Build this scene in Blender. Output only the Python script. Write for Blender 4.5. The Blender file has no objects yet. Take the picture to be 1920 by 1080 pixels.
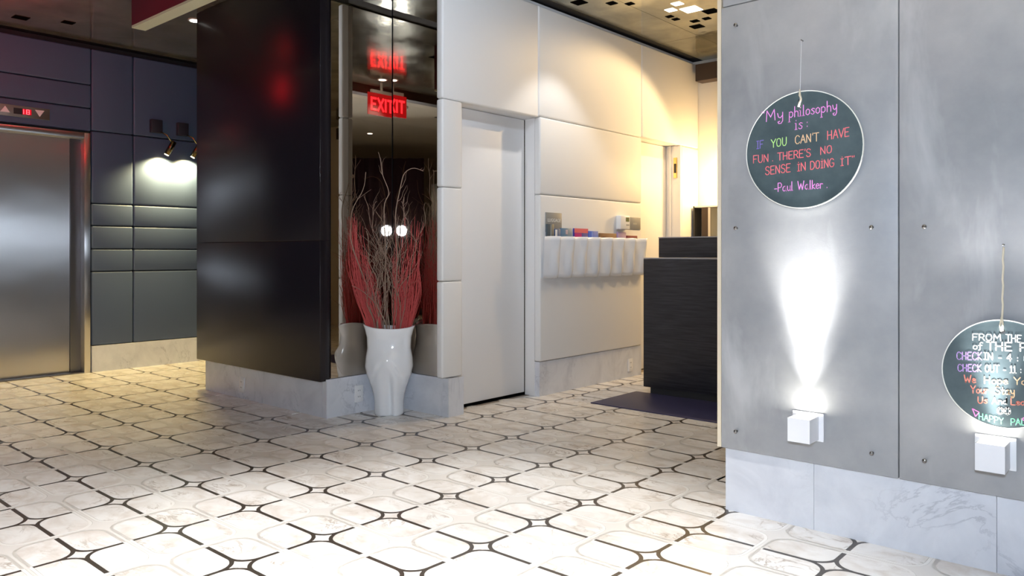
import bpy, bmesh, math, random
from mathutils import Vector, Matrix, noise as mnoise

random.seed(7)
scene = bpy.context.scene
COL = scene.collection

# ------------------------------------------------------------------ camera
FPX, CY, H, YAW = 1449.7, 474.2, 1.1, 0.7222
cam_d = bpy.data.cameras.new('camera')
cam_d.sensor_width = 36.0
cam_d.lens = 36.0 * FPX / 1920.0
cam_d.shift_y = -(540.0 - CY) / 1920.0
cam_d.clip_start = 0.02
cam = bpy.data.objects.new('camera', cam_d)
cam.location = (0, 0, H)
cam.rotation_euler = (math.pi / 2, 0, YAW)
COL.objects.link(cam)
scene.camera = cam

# ------------------------------------------------------------------ world, exposure
world = bpy.data.worlds.new('world')
scene.world = world
world.use_nodes = True
world.node_tree.nodes['Background'].inputs[0].default_value = (0.5, 0.55, 0.7, 1)
world.node_tree.nodes['Background'].inputs[1].default_value = 0.05
scene.view_settings.view_transform = 'Standard'
scene.view_settings.look = 'None'
scene.view_settings.exposure = 0.4
scene.view_settings.gamma = 1.0
scene.view_settings.use_curve_mapping = False

# light levels, all in one place
PHOTO_LAMP = 1150.0       # emission strength of the photographer's lamp
DOWN_W = 210.0            # lobby ceiling downlights (W)
RECEPTION_SPOT_W = 80.0
RECEPTION_LAMP_W = 28.0
ELEVATOR_SPOT_W = 60.0
SCONCE_SPOT_W = 320.0
SCONCE_WIDE_W = 0.5
WARM = (1.0, 0.64, 0.26)
NEUTRAL = (1.0, 0.98, 0.96)
COOL = (0.70, 0.82, 1.0)

# ------------------------------------------------------------------ pixel helpers (photo frame 1920x1080)
Fv = Vector((-math.sin(YAW), math.cos(YAW), 0)); Rv = Vector((math.cos(YAW), math.sin(YAW), 0)); Zv = Vector((0, 0, 1))
CAM = Vector((0, 0, H))
def ray(u, v): return Fv + Rv * ((u - 960) / FPX) + Zv * ((CY - v) / FPX)
def onz(u, v, z=0.0): d = ray(u, v); return CAM + d * ((z - H) / d.z)
def onx(u, v, x): d = ray(u, v); return CAM + d * (x / d.x)
def ony(u, v, y): d = ray(u, v); return CAM + d * (y / d.y)
def proj(p):
    q = Vector(p) - CAM; d = q.dot(Fv)
    return (960 + FPX * q.dot(Rv) / d, CY - FPX * q.z / d, d) if d > 0.05 else (None, None, d)

# ------------------------------------------------------------------ object helpers
WORLDLOC = {}
def wl(o): return WORLDLOC.get(o.name, Vector((0, 0, 0)))
def link(o, loc, parent):
    COL.objects.link(o)
    loc = Vector(loc); WORLDLOC[o.name] = loc
    if parent: o.parent = parent; o.location = loc - wl(parent)
    else: o.location = loc
    return o
def tag(o, label=None, cat=None, group=None, kind=None):
    if label: o['label'] = label
    if cat: o['category'] = cat
    if group: o['group'] = group
    if kind: o['kind'] = kind
    return o
def thing(name, loc, label, cat, group=None, kind=None):
    o = bpy.data.objects.new(name, None); o.empty_display_size = 0.05
    link(o, loc, None)
    return tag(o, label, cat, group, kind)
def obj(name, bm, mat, parent=None, loc=(0, 0, 0), smooth=False):
    me = bpy.data.meshes.new(name)
    bm.normal_update(); bm.to_mesh(me); bm.free()
    for m in (mat if isinstance(mat, (list, tuple)) else [mat]): me.materials.append(m)
    if smooth:
        for p in me.polygons: p.use_smooth = True
    return link(bpy.data.objects.new(name, me), loc, parent)
def bm_box(sx, sy, sz, bev=0.0, seg=2):
    bm = bmesh.new(); bmesh.ops.create_cube(bm, size=1)
    bmesh.ops.scale(bm, vec=(sx, sy, sz), verts=bm.verts)
    if bev: bmesh.ops.bevel(bm, geom=bm.edges[:], offset=bev, segments=seg, profile=0.5, affect='EDGES')
    return bm
def box(name, a, b, mat, parent=None, bev=0.0, seg=2, smooth=False):
    """box between two opposite corners, origin at its centre"""
    a, b = Vector(a), Vector(b)
    s = Vector([abs(b[i] - a[i]) for i in range(3)]); c = (a + b) / 2
    o = obj(name, bm_box(s.x, s.y, s.z, min(bev, min(s) * 0.45), seg), mat, parent, c, smooth=bool(bev))
    if bev:
        o.data.set_sharp_from_angle(angle=math.radians(50))
    return o
def ring(bm, pts): return [bm.verts.new(p) for p in pts]
def bridge(bm, r0, r1):
    n = len(r0)
    for i in range(n): bm.faces.new((r0[i], r0[(i + 1) % n], r1[(i + 1) % n], r1[i]))
def add_tube(bm, pts, rad, n=6, caps=True):
    pts = [Vector(p) for p in pts]; prev = None; up = None
    for i, p in enumerate(pts):
        t = (pts[min(i + 1, len(pts) - 1)] - pts[max(i - 1, 0)])
        if t.length < 1e-9: t = Vector((0, 0, 1))
        t.normalize()
        if up is None: up = Vector((1, 0, 0)) if abs(t.x) < 0.8 else Vector((0, 1, 0))
        a = (up - t * up.dot(t))
        if a.length < 1e-6: a = t.orthogonal()
        a.normalize(); b = t.cross(a); up = a
        r = rad[i] if isinstance(rad, (list, tuple)) else rad
        cur = ring(bm, [p + (a * math.cos(2 * math.pi * k / n) + b * math.sin(2 * math.pi * k / n)) * r for k in range(n)])
        if prev: bridge(bm, prev, cur)
        elif caps: bm.faces.new(cur[::-1])
        prev = cur
    if caps: bm.faces.new(prev)
def tube(name, pts, rad, mat, parent=None, n=10, loc=None):
    base = Vector(pts[0]) if loc is None else Vector(loc)
    bm = bmesh.new(); add_tube(bm, [Vector(p) - base for p in pts], rad, n)
    return obj(name, bm, mat, parent, base, smooth=True)
def bm_disc(r, t, n=48, bev=0.0):
    """disc whose axis is +y, front at -t/2"""
    bm = bmesh.new()
    bmesh.ops.create_cone(bm, cap_ends=True, segments=n, radius1=r, radius2=r, depth=t)
    bmesh.ops.rotate(bm, verts=bm.verts, matrix=Matrix.Rotation(math.pi / 2, 3, 'X'))
    return bm
def extrude_poly(bm, pts, z0, z1, mi=0):
    top = [bm.verts.new((x, y, z1)) for x, y in pts]; bot = [bm.verts.new((x, y, z0)) for x, y in pts]
    f = bm.faces.new(top); f.material_index = mi
    n = len(pts)
    for i in range(n):
        g = bm.faces.new((top[i], bot[i], bot[(i + 1) % n], top[(i + 1) % n])); g.material_index = mi
    return f

# ------------------------------------------------------------------ materials
def mat(name, col=(0.5, 0.5, 0.5), rough=0.5, metal=0.0, **kw):
    m = bpy.data.materials.new(name); m.use_nodes = True
    b = m.node_tree.nodes['Principled BSDF']
    b.inputs['Base Color'].default_value = (*col, 1); b.inputs['Roughness'].default_value = rough; b.inputs['Metallic'].default_value = metal
    for k, v in kw.items():
        k = k.replace('_', ' ')
        b.inputs[k].default_value = v
    return m
def N(m, t, **kw):
    n = m.node_tree.nodes.new(t)
    for k, v in kw.items():
        if k in n.inputs: n.inputs[k].default_value = v
        else: setattr(n, k, v)
    return n
def L(m, a, b): m.node_tree.links.new(a, b)
def bsdf(m): return m.node_tree.nodes['Principled BSDF']
def ramp(m, src, stops):
    r = N(m, 'ShaderNodeValToRGB'); L(m, src, r.inputs[0])
    e = r.color_ramp.elements
    while len(e) < len(stops): e.new(0.5)
    for el, (p, c) in zip(e, stops): el.position = p; el.color = (*c, 1) if len(c) == 3 else c
    return r.outputs[0]
def mix(m, fac, a, b, mode='MIX'):
    n = N(m, 'ShaderNodeMix', data_type='RGBA', blend_type=mode)
    for s, v in ((n.inputs[0], fac), (n.inputs[6], a), (n.inputs[7], b)):
        if hasattr(v, 'links'): L(m, v, s)
        elif isinstance(v, (int, float)): s.default_value = v
        else: s.default_value = (*v, 1)
    return n.outputs[2]
def coords(m, scale=(1, 1, 1), kind='Object', rnd=True):
    tc = N(m, 'ShaderNodeTexCoord'); mp = N(m, 'ShaderNodeMapping'); mp.inputs['Scale'].default_value = scale
    src = tc.outputs[kind if kind != 'World' else 'Object']
    if kind == 'World':
        src = N(m, 'ShaderNodeNewGeometry').outputs['Position']
    if rnd:
        oi = N(m, 'ShaderNodeObjectInfo'); ge = N(m, 'ShaderNodeNewGeometry')
        ad = N(m, 'ShaderNodeMath', operation='ADD'); L(m, oi.outputs['Random'], ad.inputs[0]); L(m, ge.outputs['Random Per Island'], ad.inputs[1])
        ml = N(m, 'ShaderNodeMath', operation='MULTIPLY'); L(m, ad.outputs[0], ml.inputs[0]); ml.inputs[1].default_value = 57.0
        va = N(m, 'ShaderNodeVectorMath', operation='ADD'); L(m, src, va.inputs[0]); L(m, ml.outputs[0], va.inputs[1]); src = va.outputs[0]
    L(m, src, mp.inputs[0])
    return mp.outputs[0]
def noise(m, vec, scale, detail=4, rough=0.5, dist=0.0):
    n = N(m, 'ShaderNodeTexNoise'); L(m, vec, n.inputs['Vector'])
    n.inputs['Scale'].default_value = scale; n.inputs['Detail'].default_value = detail; n.inputs['Roughness'].default_value = rough; n.inputs['Distortion'].default_value = dist
    return n.outputs[0]
def bump(m, h, strength=0.1, dist=0.01):
    b = N(m, 'ShaderNodeBump'); b.inputs['Strength'].default_value = strength; b.inputs['Distance'].default_value = dist
    L(m, h, b.inputs['Height']); L(m, b.outputs[0], bsdf(m).inputs['Normal'])
def marble(name, base, vein, warm, rough, vs=3.0, width=0.035, rnd=True, amount=0.8, kind='Object'):
    m = mat(name, base, rough)
    v = coords(m, (1, 1.35, 1), kind, rnd)
    n1 = noise(m, v, vs, 8, 0.62, 1.2)
    v1 = ramp(m, n1, [(0.5 - width, (0, 0, 0)), (0.5, (1, 1, 1)), (0.5 + width, (0, 0, 0))])
    msk = ramp(m, noise(m, v, vs * 0.8, 2), [(0.48, (0, 0, 0)), (0.72, (1, 1, 1))])
    k = mix(m, 1.0, v1, msk, 'MULTIPLY')
    cl = ramp(m, noise(m, v, vs * 1.3, 5, 0.6, 0.6), [(0.42, base), (0.72, warm)])
    fac = N(m, 'ShaderNodeMath', operation='MULTIPLY'); L(m, k, fac.inputs[0]); fac.inputs[1].default_value = amount
    c = mix(m, fac.outputs[0], cl, vein)
    oi = N(m, 'ShaderNodeObjectInfo')
    L(m, c, bsdf(m).inputs['Base Color'])
    return m
def emit(name, col, strength):
    m = mat(name, (0.02, 0.02, 0.02), 0.4)
    bsdf(m).inputs['Emission Color'].default_value = (*col, 1); bsdf(m).inputs['Emission Strength'].default_value = strength
    return m

M = {}
M['tile'] = marble('floor_marble', (0.84, 0.825, 0.80), (0.40, 0.34, 0.28), (0.66, 0.60, 0.54), 0.27, vs=5.0, width=0.03, amount=1.0)
M['inlay'] = mat('dark_inlay', (0.055, 0.045, 0.035), 0.28)
M['band'] = mat('cream_band', (0.84, 0.82, 0.78), 0.2)
M['core'] = mat('grey_band_core', (0.76, 0.73, 0.69), 0.22)
M['grout'] = mat('grout', (0.30, 0.25, 0.20), 0.8)
M['slab'] = marble('base_marble', (0.72, 0.74, 0.785), (0.33, 0.35, 0.40), (0.59, 0.61, 0.66), 0.28, vs=3.0, width=0.022, amount=0.65, kind='World', rnd=True)
M['white_leather'] = mat('white_panel', (0.80, 0.79, 0.77), 0.55); v = coords(M['white_leather'], rnd=False, kind='World'); bump(M['white_leather'], noise(M['white_leather'], v, 260, 2), 0.05, 0.002)
M['white_paint'] = mat('white_paint', (0.82, 0.81, 0.80), 0.45)
M['blue_leather'] = mat('blue_panel', (0.075, 0.108, 0.185), 0.48); v = coords(M['blue_leather'], rnd=False, kind='World'); bump(M['blue_leather'], noise(M['blue_leather'], v, 300, 2), 0.08, 0.002)
M['black_gap'] = mat('black_gap', (0.01, 0.01, 0.012), 0.7)
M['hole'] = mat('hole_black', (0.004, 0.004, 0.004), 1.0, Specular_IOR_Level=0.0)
# dark stained wood
def wood(name, c0, c1, rough, scale=(1, 1, 1), ns=1.0):
    m = mat(name, c0, rough); v = coords(m, scale, 'World', False)
    n = noise(m, v, 60 * ns, 5, 0.6)
    L(m, ramp(m, n, [(0.35, c0), (0.7, c1)]), bsdf(m).inputs['Base Color'])
    return m
M['black_wood'] = wood('black_lacquer', (0.010, 0.008, 0.011), (0.014, 0.011, 0.015), 0.25, (1, 1, 0.05))
M['desk_wood'] = wood('dark_wenge', (0.010, 0.010, 0.013), (0.035, 0.033, 0.040), 0.42, (0.08, 0.08, 1.6))
# concrete
m = M['concrete'] = mat('concrete', (0.4, 0.41, 0.43), 0.42)
v = coords(m, (1, 1, 1), 'World', False); vs_ = coords(m, (1, 1, 0.28), 'World', False)
n1 = noise(m, v, 2.2, 6, 0.6); n2 = noise(m, vs_, 4.5, 5, 0.55, 0.4)
c1 = ramp(m, n1, [(0.3, (0.26, 0.27, 0.285)), (0.7, (0.42, 0.42, 0.42))])
st = ramp(m, n2, [(0.55, (0, 0, 0)), (0.72, (1, 1, 1))])
fc = N(m, 'ShaderNodeMath', operation='MULTIPLY'); L(m, st, fc.inputs[0]); fc.inputs[1].default_value = 0.6
L(m, mix(m, fc.outputs[0], c1, (0.56, 0.57, 0.58)), bsdf(m).inputs['Base Color'])
bump(m, noise(m, v, 160, 3), 0.06, 0.003)
M['plywood'] = mat('plywood_edge', (0.72, 0.62, 0.46), 0.6)
M['mirror'] = mat('bronze_mirror', (0.56, 0.51, 0.45), 0.01, 1.0)
# ceiling
m = M['ceiling'] = mat('polished_ceiling', (0.30, 0.29, 0.25), 0.2, 0.72)
v = coords(m, (1, 1, 1), 'World', False)
L(m, ramp(m, noise(m, v, 3.2, 5, 0.6, 0.5), [(0.3, (0.26, 0.26, 0.20)), (0.75, (0.58, 0.555, 0.43))]), bsdf(m).inputs['Base Color'])
L(m, ramp(m, noise(m, v, 2.0, 3), [(0.3, (0.07,) * 3), (0.7, (0.16,) * 3)]), bsdf(m).inputs['Roughness'])
bump(m, noise(m, v, 5.0, 2), 0.12, 0.02)
M['plaster'] = mat('beige_plaster', (0.55, 0.50, 0.40), 0.7)
# brushed steel
m = M['steel'] = mat('brushed_steel', (0.60, 0.58, 0.56), 0.30, 1.0)
bsdf(m).inputs['Roughness'].default_value = 0.30; bsdf(m).inputs['Anisotropic'].default_value = 1.0
tg = N(m, 'ShaderNodeTangent', direction_type='RADIAL', axis='Z'); L(m, tg.outputs[0], bsdf(m).inputs['Tangent'])
v = coords(m, (1, 1, 1), 'World', False)
bump(m, noise(m, v, 2.0, 2), 0.12, 0.03)
M['steel_dark'] = mat('dark_steel', (0.22, 0.22, 0.24), 0.35, 1.0)
M['chrome'] = mat('chrome', (0.75, 0.75, 0.76), 0.12, 1.0)
M['screw'] = mat('screw_steel', (0.30, 0.29, 0.28), 0.25, 1.0)
M['brass'] = mat('brass', (0.72, 0.55, 0.22), 0.22, 1.0)
M['gold'] = mat('gold', (0.9, 0.62, 0.12), 0.18, 1.0)
M['maroon'] = mat('maroon', (0.085, 0.006, 0.022), 0.45)
M['cream'] = mat('cream_edge', (0.72, 0.66, 0.45), 0.5)
M['porcelain'] = mat('porcelain', (0.88, 0.90, 0.92), 0.12, Coat_Weight=0.5, Coat_Roughness=0.04)
M['red_twig'] = mat('red_twig', (0.56, 0.075, 0.07), 0.6)
M['brown_twig'] = mat('brown_twig', (0.30, 0.20, 0.145), 0.65)
M['plate'] = mat('white_plastic', (0.84, 0.84, 0.84), 0.35)
M['sconce'] = mat('sconce_white', (0.84, 0.84, 0.86), 0.4)
M['vinyl'] = mat('white_vinyl', (0.82, 0.82, 0.83), 0.25)
M['grey_plaque'] = mat('grey_plaque', (0.27, 0.27, 0.26), 0.5)
M['white_ink'] = mat('white_ink', (0.85, 0.85, 0.83), 0.5)
M['pale_ink'] = mat('pale_ink', (0.38, 0.37, 0.34), 0.5)
M['lcd'] = mat('lcd', (0.17, 0.19, 0.08), 0.3)
M['dark'] = mat('dark', (0.02, 0.02, 0.022), 0.5)
M['mat'] = mat('navy_mat', (0.045, 0.040, 0.10), 0.42); v = coords(M['mat'], rnd=False, kind='World'); bump(M['mat'], noise(M['mat'], v, 400, 2), 0.3, 0.003)
M['board'] = mat('chalkboard', (0.055, 0.085, 0.095), 0.42)
v = coords(M['board'], kind='World', rnd=False)
L(M['board'], ramp(M['board'], noise(M['board'], v, 9, 5, 0.6), [(0.3, (0.045, 0.07, 0.08)), (0.75, (0.085, 0.12, 0.13))]), bsdf(M['board']).inputs['Base Color'])
M['rim'] = mat('board_rim', (0.80, 0.80, 0.74), 0.4)
M['twine'] = mat('twine', (0.74, 0.66, 0.50), 0.8)
M['thread'] = mat('thread', (0.75, 0.77, 0.80), 0.4)
M['beige'] = mat('beige_wall', (0.48, 0.42, 0.30), 0.7)
M['cream_wall'] = mat('cream_wall', (0.78, 0.74, 0.66), 0.6)
M['curtain'] = mat('plum_curtain', (0.075, 0.042, 0.065), 0.8)
M['shade'] = mat('grey_shade', (0.55, 0.57, 0.58), 0.7)
M['dark_wood'] = mat('brown_wood', (0.05, 0.03, 0.02), 0.45)
M['lens_warm'] = emit('warm_lens', (1.0, 0.80, 0.48), 8.0)
M['lens_white'] = emit('white_lens', (1.0, 0.96, 0.9), 14.0)
M['aperture'] = emit('lit_aperture', (1.0, 0.96, 0.86), 3.2)
M['photo_lens'] = emit('photo_lens', COOL, PHOTO_LAMP)
M['exit_red'] = emit('exit_red', (1.0, 0.012, 0.02), 9.0)
M['exit_dim'] = emit('exit_dim', (1.0, 0.01, 0.015), 0.75)
M['digit'] = emit('digit_red', (1.0, 0.05, 0.06), 5.0)
M['digit_glow'] = emit('digit_glow', (1.0, 0.0, 0.02), 0.55)
INK = {}
for k, c in dict(pink=(0.95, 0.34, 0.85), red=(0.95, 0.20, 0.23), purple=(0.26, 0.20, 0.62), lime=(0.55, 0.92, 0.30), peach=(0.90, 0.62, 0.36), lilac=(0.62, 0.40, 0.85), white=(0.88, 0.90, 0.86), green=(0.30, 0.85, 0.55), coral=(0.92, 0.30, 0.22), magenta=(0.90, 0.25, 0.62)).items():
    INK[k] = mat('ink_' + k, c, 0.5)

# ------------------------------------------------------------------ lights used by fixtures
def spot(name, loc, target, watts, col, angle, blend=0.5, size=0.03, parent=None):
    d = bpy.data.lights.new(name, 'SPOT'); d.energy = watts; d.color = col; d.spot_size = math.radians(angle); d.spot_blend = blend; d.shadow_soft_size = size
    o = bpy.data.objects.new(name, d)
    o.rotation_euler = (Vector(target) - Vector(loc)).to_track_quat('-Z', 'Y').to_euler()
    return link(o, loc, parent)
def point(name, loc, watts, col, size=0.05, parent=None):
    d = bpy.data.lights.new(name, 'POINT'); d.energy = watts; d.color = col; d.shadow_soft_size = size
    return link(bpy.data.objects.new(name, d), loc, parent)

CEIL = 3.03
# =================================================================== FLOOR
PX, PY, OX, OY = 0.52173, 0.34056, -4.08859, 1.41482
HX, HY = PX / 2, PY / 2
WD, WW, RR, WS, GR = 0.016, 0.035, 0.07, 0.014, 0.0009
floor = box('floor', (-8.4, -3.6, -0.06), (4.2, 8.6, -0.004), M['grout'])
tag(floor, 'floor of white veined marble tiles with dark and cream inlaid lines', 'floor', kind='structure')

def arc(cx, cy, r, a0, a1, n):
    return [(cx + r * math.cos(math.radians(a0 + (a1 - a0) * i / n)), cy + r * math.sin(math.radians(a0 + (a1 - a0) * i / n))) for i in range(n + 1)]
def tile_pts(flip):
    w = (HX - WD / 2 - WW / 2) / 2 - GR; h = (HY - WD / 2 - WW / 2) / 2 - GR
    p = [(w, -h)] + arc(w - RR, h - RR, RR, 0, 90, 7) + [(-w, h)] + arc(-w + RR, -h + RR, RR, 180, 270, 7)
    return [(-x, y) for x, y in p][::-1] if flip else p
def bm_tile(flip):
    bm = bmesh.new(); extrude_poly(bm, tile_pts(flip), -0.004, 0.0); return bm
def rot4(pts, sx, sy):
    q = [(x * sx, y * sy) for x, y in pts]
    return q[::-1] if sx * sy < 0 else q
def dark_quadrants():
    o = WD / 2; c = o + RR; lx, ly = HX - WW / 2 - GR, HY - WW / 2 - GR
    ri = RR + WS; a = math.degrees(math.acos(c / ri)); tip = c - math.sqrt(ri * ri - c * c)
    q = [(0, ly), (0, tip)] + arc(c, c, ri, 180 + a, 270 - a, 6)[1:-1] + [(tip, 0), (lx, 0), (lx, o)] + arc(c, c, RR, 270, 180, 7) + [(o, ly)]
    return [rot4(q, sx, sy) for sx in (1, -1) for sy in (1, -1)]
def bm_dark():
    bm = bmesh.new()
    for q in dark_quadrants(): extrude_poly(bm, q, -0.004, -0.0002, 0)
    o = WD / 2; c = o + RR; ri = RR + WS + 0.0008; a = math.degrees(math.acos(c / ri))
    star = []
    for s, (sx, sy) in enumerate(((1, 1), (-1, 1), (-1, -1), (1, -1))):
        A = [(x * sx, y * sy) for x, y in arc(c, c, ri, 180 + a, 270 - a, 6)]
        star += (A[::-1] if sx * sy > 0 else A)
    star = star if True else star
    extrude_poly(bm, star, -0.004, -0.0002, 1)
    bmesh.ops.triangulate(bm, faces=[f for f in bm.faces if len(f.verts) > 4])
    bmesh.ops.recalc_face_normals(bm, faces=bm.faces)
    return bm
def bm_band():
    """cream double strip with a grey core, laid along the offset grid"""
    bm = bmesh.new(); o = WW / 2; c = o + RR; st = 0.0115; lx, ly = HX - GR / 2, HY - GR / 2
    strip = [(o, ly)] + arc(c, c, RR, 180, 270, 7) + [(lx, o), (lx, o - st)] + arc(c, c, RR + st, 270, 180, 7) + [(o - st, ly)]
    for sx in (1, -1):
        for sy in (1, -1): extrude_poly(bm, rot4(strip[::-1], sx, sy), -0.004, -0.0002, 0)
    k = o - st - GR; r2 = RR + st + GR
    core = []
    qa = [(lx, k)] + arc(c, c, r2, 270, 180, 6) + [(k, ly)]
    for sx, sy in ((1, 1), (-1, 1), (-1, -1), (1, -1)):
        A = [(x * sx, y * sy) for x, y in qa]
        core += A if sx * sy > 0 else A[::-1]
    extrude_poly(bm, core, -0.004, -0.0002, 1)
    bmesh.ops.triangulate(bm, faces=[f for f in bm.faces if len(f.verts) > 4])
    bmesh.ops.recalc_face_normals(bm, faces=bm.faces)
    return bm
def to_mesh(name, bm, mats):
    me = bpy.data.meshes.new(name); bm.normal_update(); bm.to_mesh(me); bm.free()
    for m_ in mats: me.materials.append(m_)
    return me
def in_solid(x, y):
    if x < -7.72: return True
    if -5.9 < x < -4.37 and y > 3.1: return True
    if -4.4 < x < -3.85 and 3.66 < y: return True
    if -3.95 < x < -3.8 and 4.7 < y: return True
    if x > -1.4 and 3.2 < y < 3.3: return True
    return False
tile_me = [to_mesh('tile', bm_tile(f), [M['tile']]) for f in (False, True)]
dark_me = to_mesh('dark_inlay', bm_dark(), [M['inlay'], M['tile']])
band_me = to_mesh('cream_inlay', bm_band(), [M['band'], M['core']])
def seen(x, y):
    u, v_, d = proj((x, y, 0))
    if u is None or d < 0.3 or not (-60 < u < 1980 and v_ < 1140): return None
    if y > 3.05 and -5.9 < x < -4.3: return None
    if u > 1358 and v_ < 950: return None
    if u > 1358 and v_ < 950 + (u - 1358) * 0.22: return None
    if u < 387 and y > 3.9: return None
    return d
tiles, darks, bands = [], [], []
for i in range(-9, 17):
    for j in range(-15, 22):
        nx, ny = OX + i * PX, OY + j * PY
        if not (-7.75 < nx < 3.9 and -3.4 < ny < 7.9): continue
        if not in_solid(nx, ny): darks.append((nx, ny))
        if not in_solid(nx + HX, ny + HY): bands.append((nx + HX, ny + HY))
        for sx in (1, -1):
            for sy in (1, -1):
                ax = nx + sx * ((HX - WW / 2) + WD / 2) / 2; ay = ny + sy * ((HY - WW / 2) + WD / 2) / 2
                if not in_solid(ax, ay): tiles.append((ax, ay, 0 if sx * sy > 0 else 1))
def spread(name, items, get, mesh_of, limit, label):
    vis = sorted([(seen(*get(t)), t) for t in items if seen(*get(t)) is not None], key=lambda q: q[0])[:limit]
    keep = set(t for _, t in vis)
    for _, t in vis:
        o = bpy.data.objects.new(name, mesh_of(t)); link(o, (*get(t), 0), floor)
    VV, FF, MI = [], [], []
    for t in items:
        if t in keep: continue
        me = mesh_of(t); n0 = len(VV); gx, gy = get(t)
        VV += [(v_.co.x + gx, v_.co.y + gy, v_.co.z) for v_ in me.vertices]
        for p in me.polygons: FF.append([n0 + k for k in p.vertices]); MI.append(p.material_index)
    me = bpy.data.meshes.new(name + '_field'); me.from_pydata(VV, [], FF); me.polygons.foreach_set('material_index', MI)
    for m_ in mesh_of(items[0]).materials: me.materials.append(m_)
    o = link(bpy.data.objects.new(name + '_field', me), (0, 0, 0), floor); tag(o, label, kind='stuff')
spread('tile', tiles, lambda t: (t[0], t[1]), lambda t: tile_me[t[2]], 300, 'farther marble floor tiles')
spread('dark_inlay', darks, lambda t: t, lambda t: dark_me, 300, 'farther dark inlaid lines')
spread('cream_inlay', bands, lambda t: t, lambda t: band_me, 300, 'farther cream inlaid bands')

# =================================================================== CEILING
ceil = box('ceiling', (-8.4, -3.6, CEIL + 0.012), (4.2, 8.6, CEIL + 0.1), M['black_gap'])
tag(ceil, 'dark polished metal panel ceiling with small square openings', 'ceiling', kind='structure')
xs = [-8.1 + 0.0] + [-3.3 + 1.22 * k for k in range(-3, 7)]
ys = [-3.5 + 2.44 * k for k in range(0, 6)]
cuts = [(-7.55, None)]
for a, b in zip(xs[:-1], xs[1:]):
    for c, d in zip(ys[:-1], ys[1:]):
        x0, x1 = max(a, -7.57), b
        if x1 - x0 < 0.05: continue
        # leave a shadow gap along the pale wall
        segs = [(x0, x1)]
        if d > 3.7:
            segs = []
            for s0, s1 in [(x0, x1)]:
                if s0 < -3.69 < s1: segs = [(s0, -3.86), (-3.69, s1)]
                else: segs = [(s0, s1)]
        for s0, s1 in segs:
            # plain plaster over the viewer's end of the lobby, polished panels elsewhere
            bits = [(s0, s1, c, d, M['ceiling'])]
            if s1 > -1.48 and c < 3.1:
                bits = []
                if s0 < -1.48: bits.append((s0, -1.48, c, min(d, 3.1), M['ceiling']))
                bits.append((max(s0, -1.48), s1, c, min(d, 3.1), M['plaster']))
                if d > 3.1: bits.append((s0, s1, 3.1, d, M['ceiling']))
            for q0, q1, c_, d_, mt in bits:
                box('panel', (q0 + 0.002, c_ + 0.002, CEIL), (q1 - 0.002, d_ - 0.002, CEIL + 0.012), mt, ceil)
def aperture(u, v_, s, mt, dx=0.0):
    p = onz(u, v_, CEIL)
    box('aperture', (p.x - s / 2, p.y - s / 2, CEIL - 0.003), (p.x + s / 2, p.y + s / 2, CEIL + 0.004), mt, ceil)
for u, v_, s in ((1086, 4.5, .10), (1255.5, 31, .055), (1267, 36, .055), (1303, 39.5, .065), (1307, 49.7, .10), (1325, 34.7, .06), (1333, 21, .11), (1147, 6, .07), (1181, 7, .06), (39, 33, .11), (128, 42, .09)):
    aperture(u, v_, s, M['hole'])
for u, v_, s in ((1258, 18.7, .075), (1270, 7, .075), (1296, 17.5, .135)):
    aperture(u, v_, s, M['aperture'])
for k, (x, y) in enumerate(((-2.2, 0.6), (-1.2, 2.4), (-3.0, 2.0), (-0.5, -0.3), (-4.6, 1.0), (-5.6, 1.7), (1.0, 1.5), (-2.5, 4.2))):
    box('aperture', (x - .05, y - .05, CEIL - 0.003), (x + .05, y + .05, CEIL + .004), M['hole'], ceil)

# =================================================================== WALLS
# ---- left wall with padded blue panels and the lift
XE = -7.62
wl_ = box('wall_left', (-7.9, -3.6, 0), (XE - 0.05, 1.10, CEIL), M['black_gap'])
tag(wl_, 'wall of padded navy panels around the lift door', 'wall', kind='structure')
box('backing', (-7.9, 2.77, 0), (XE - 0.05, 8.6, CEIL), M['black_gap'], wl_)
box('backing', (-7.9, 1.10, 2.21), (XE - 0.05, 2.77, CEIL), M['black_gap'], wl_)
def padded(y0, y1, z0, z1, name='panel', m=M['blue_leather'], x0=XE - 0.05, x1=XE, par=wl_, g=0.003, bev=0.014):
    return box(name, (x0, y0 + g, z0 + g), (x1, y1 - g, z1 - g), m, par, bev, 4)
for y0, y1 in ((2.785, 3.161), (3.161, 3.93), (3.93, 4.7), (4.7, 5.6), (5.6, 6.5), (6.5, 7.5), (7.5, 8.5)):
    for z0, z1 in ((0.242, 0.928), (0.928, 1.137), (1.137, 1.352), (1.352, 1.558), (1.558, 2.228), (2.228, 2.985)): padded(y0, y1, z0, z1)
for y0, y1 in ((1.1, 2.785),):
    for z0, z1 in ((2.218, 2.43), (2.43, 2.645), (2.645, 2.985)): padded(y0, y1, z0, z1)
for y0, y1 in ((-3.5, -2.0), (-2.0, -0.5), (-0.5, 0.3), (0.3, 1.1)):
    for z0, z1 in ((0.242, 0.928), (0.928, 1.558), (1.558, 2.228), (2.228, 2.985)): padded(y0, y1, z0, z1)
bl = box('baseboard_left', (XE - 0.05, 2.785, 0.0), (XE + 0.012, 4.8, 0.24), M['slab'])
tag(bl, 'pale marble skirting below the navy padded panels', 'skirting', kind='structure')
box('slab', (XE - 0.05, 4.803, 0.0), (XE + 0.012, 8.5, 0.24), M['slab'], bl)
box('slab', (XE - 0.05, -3.5, 0.0), (XE + 0.012, 1.08, 0.24), M['slab'], bl)
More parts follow.
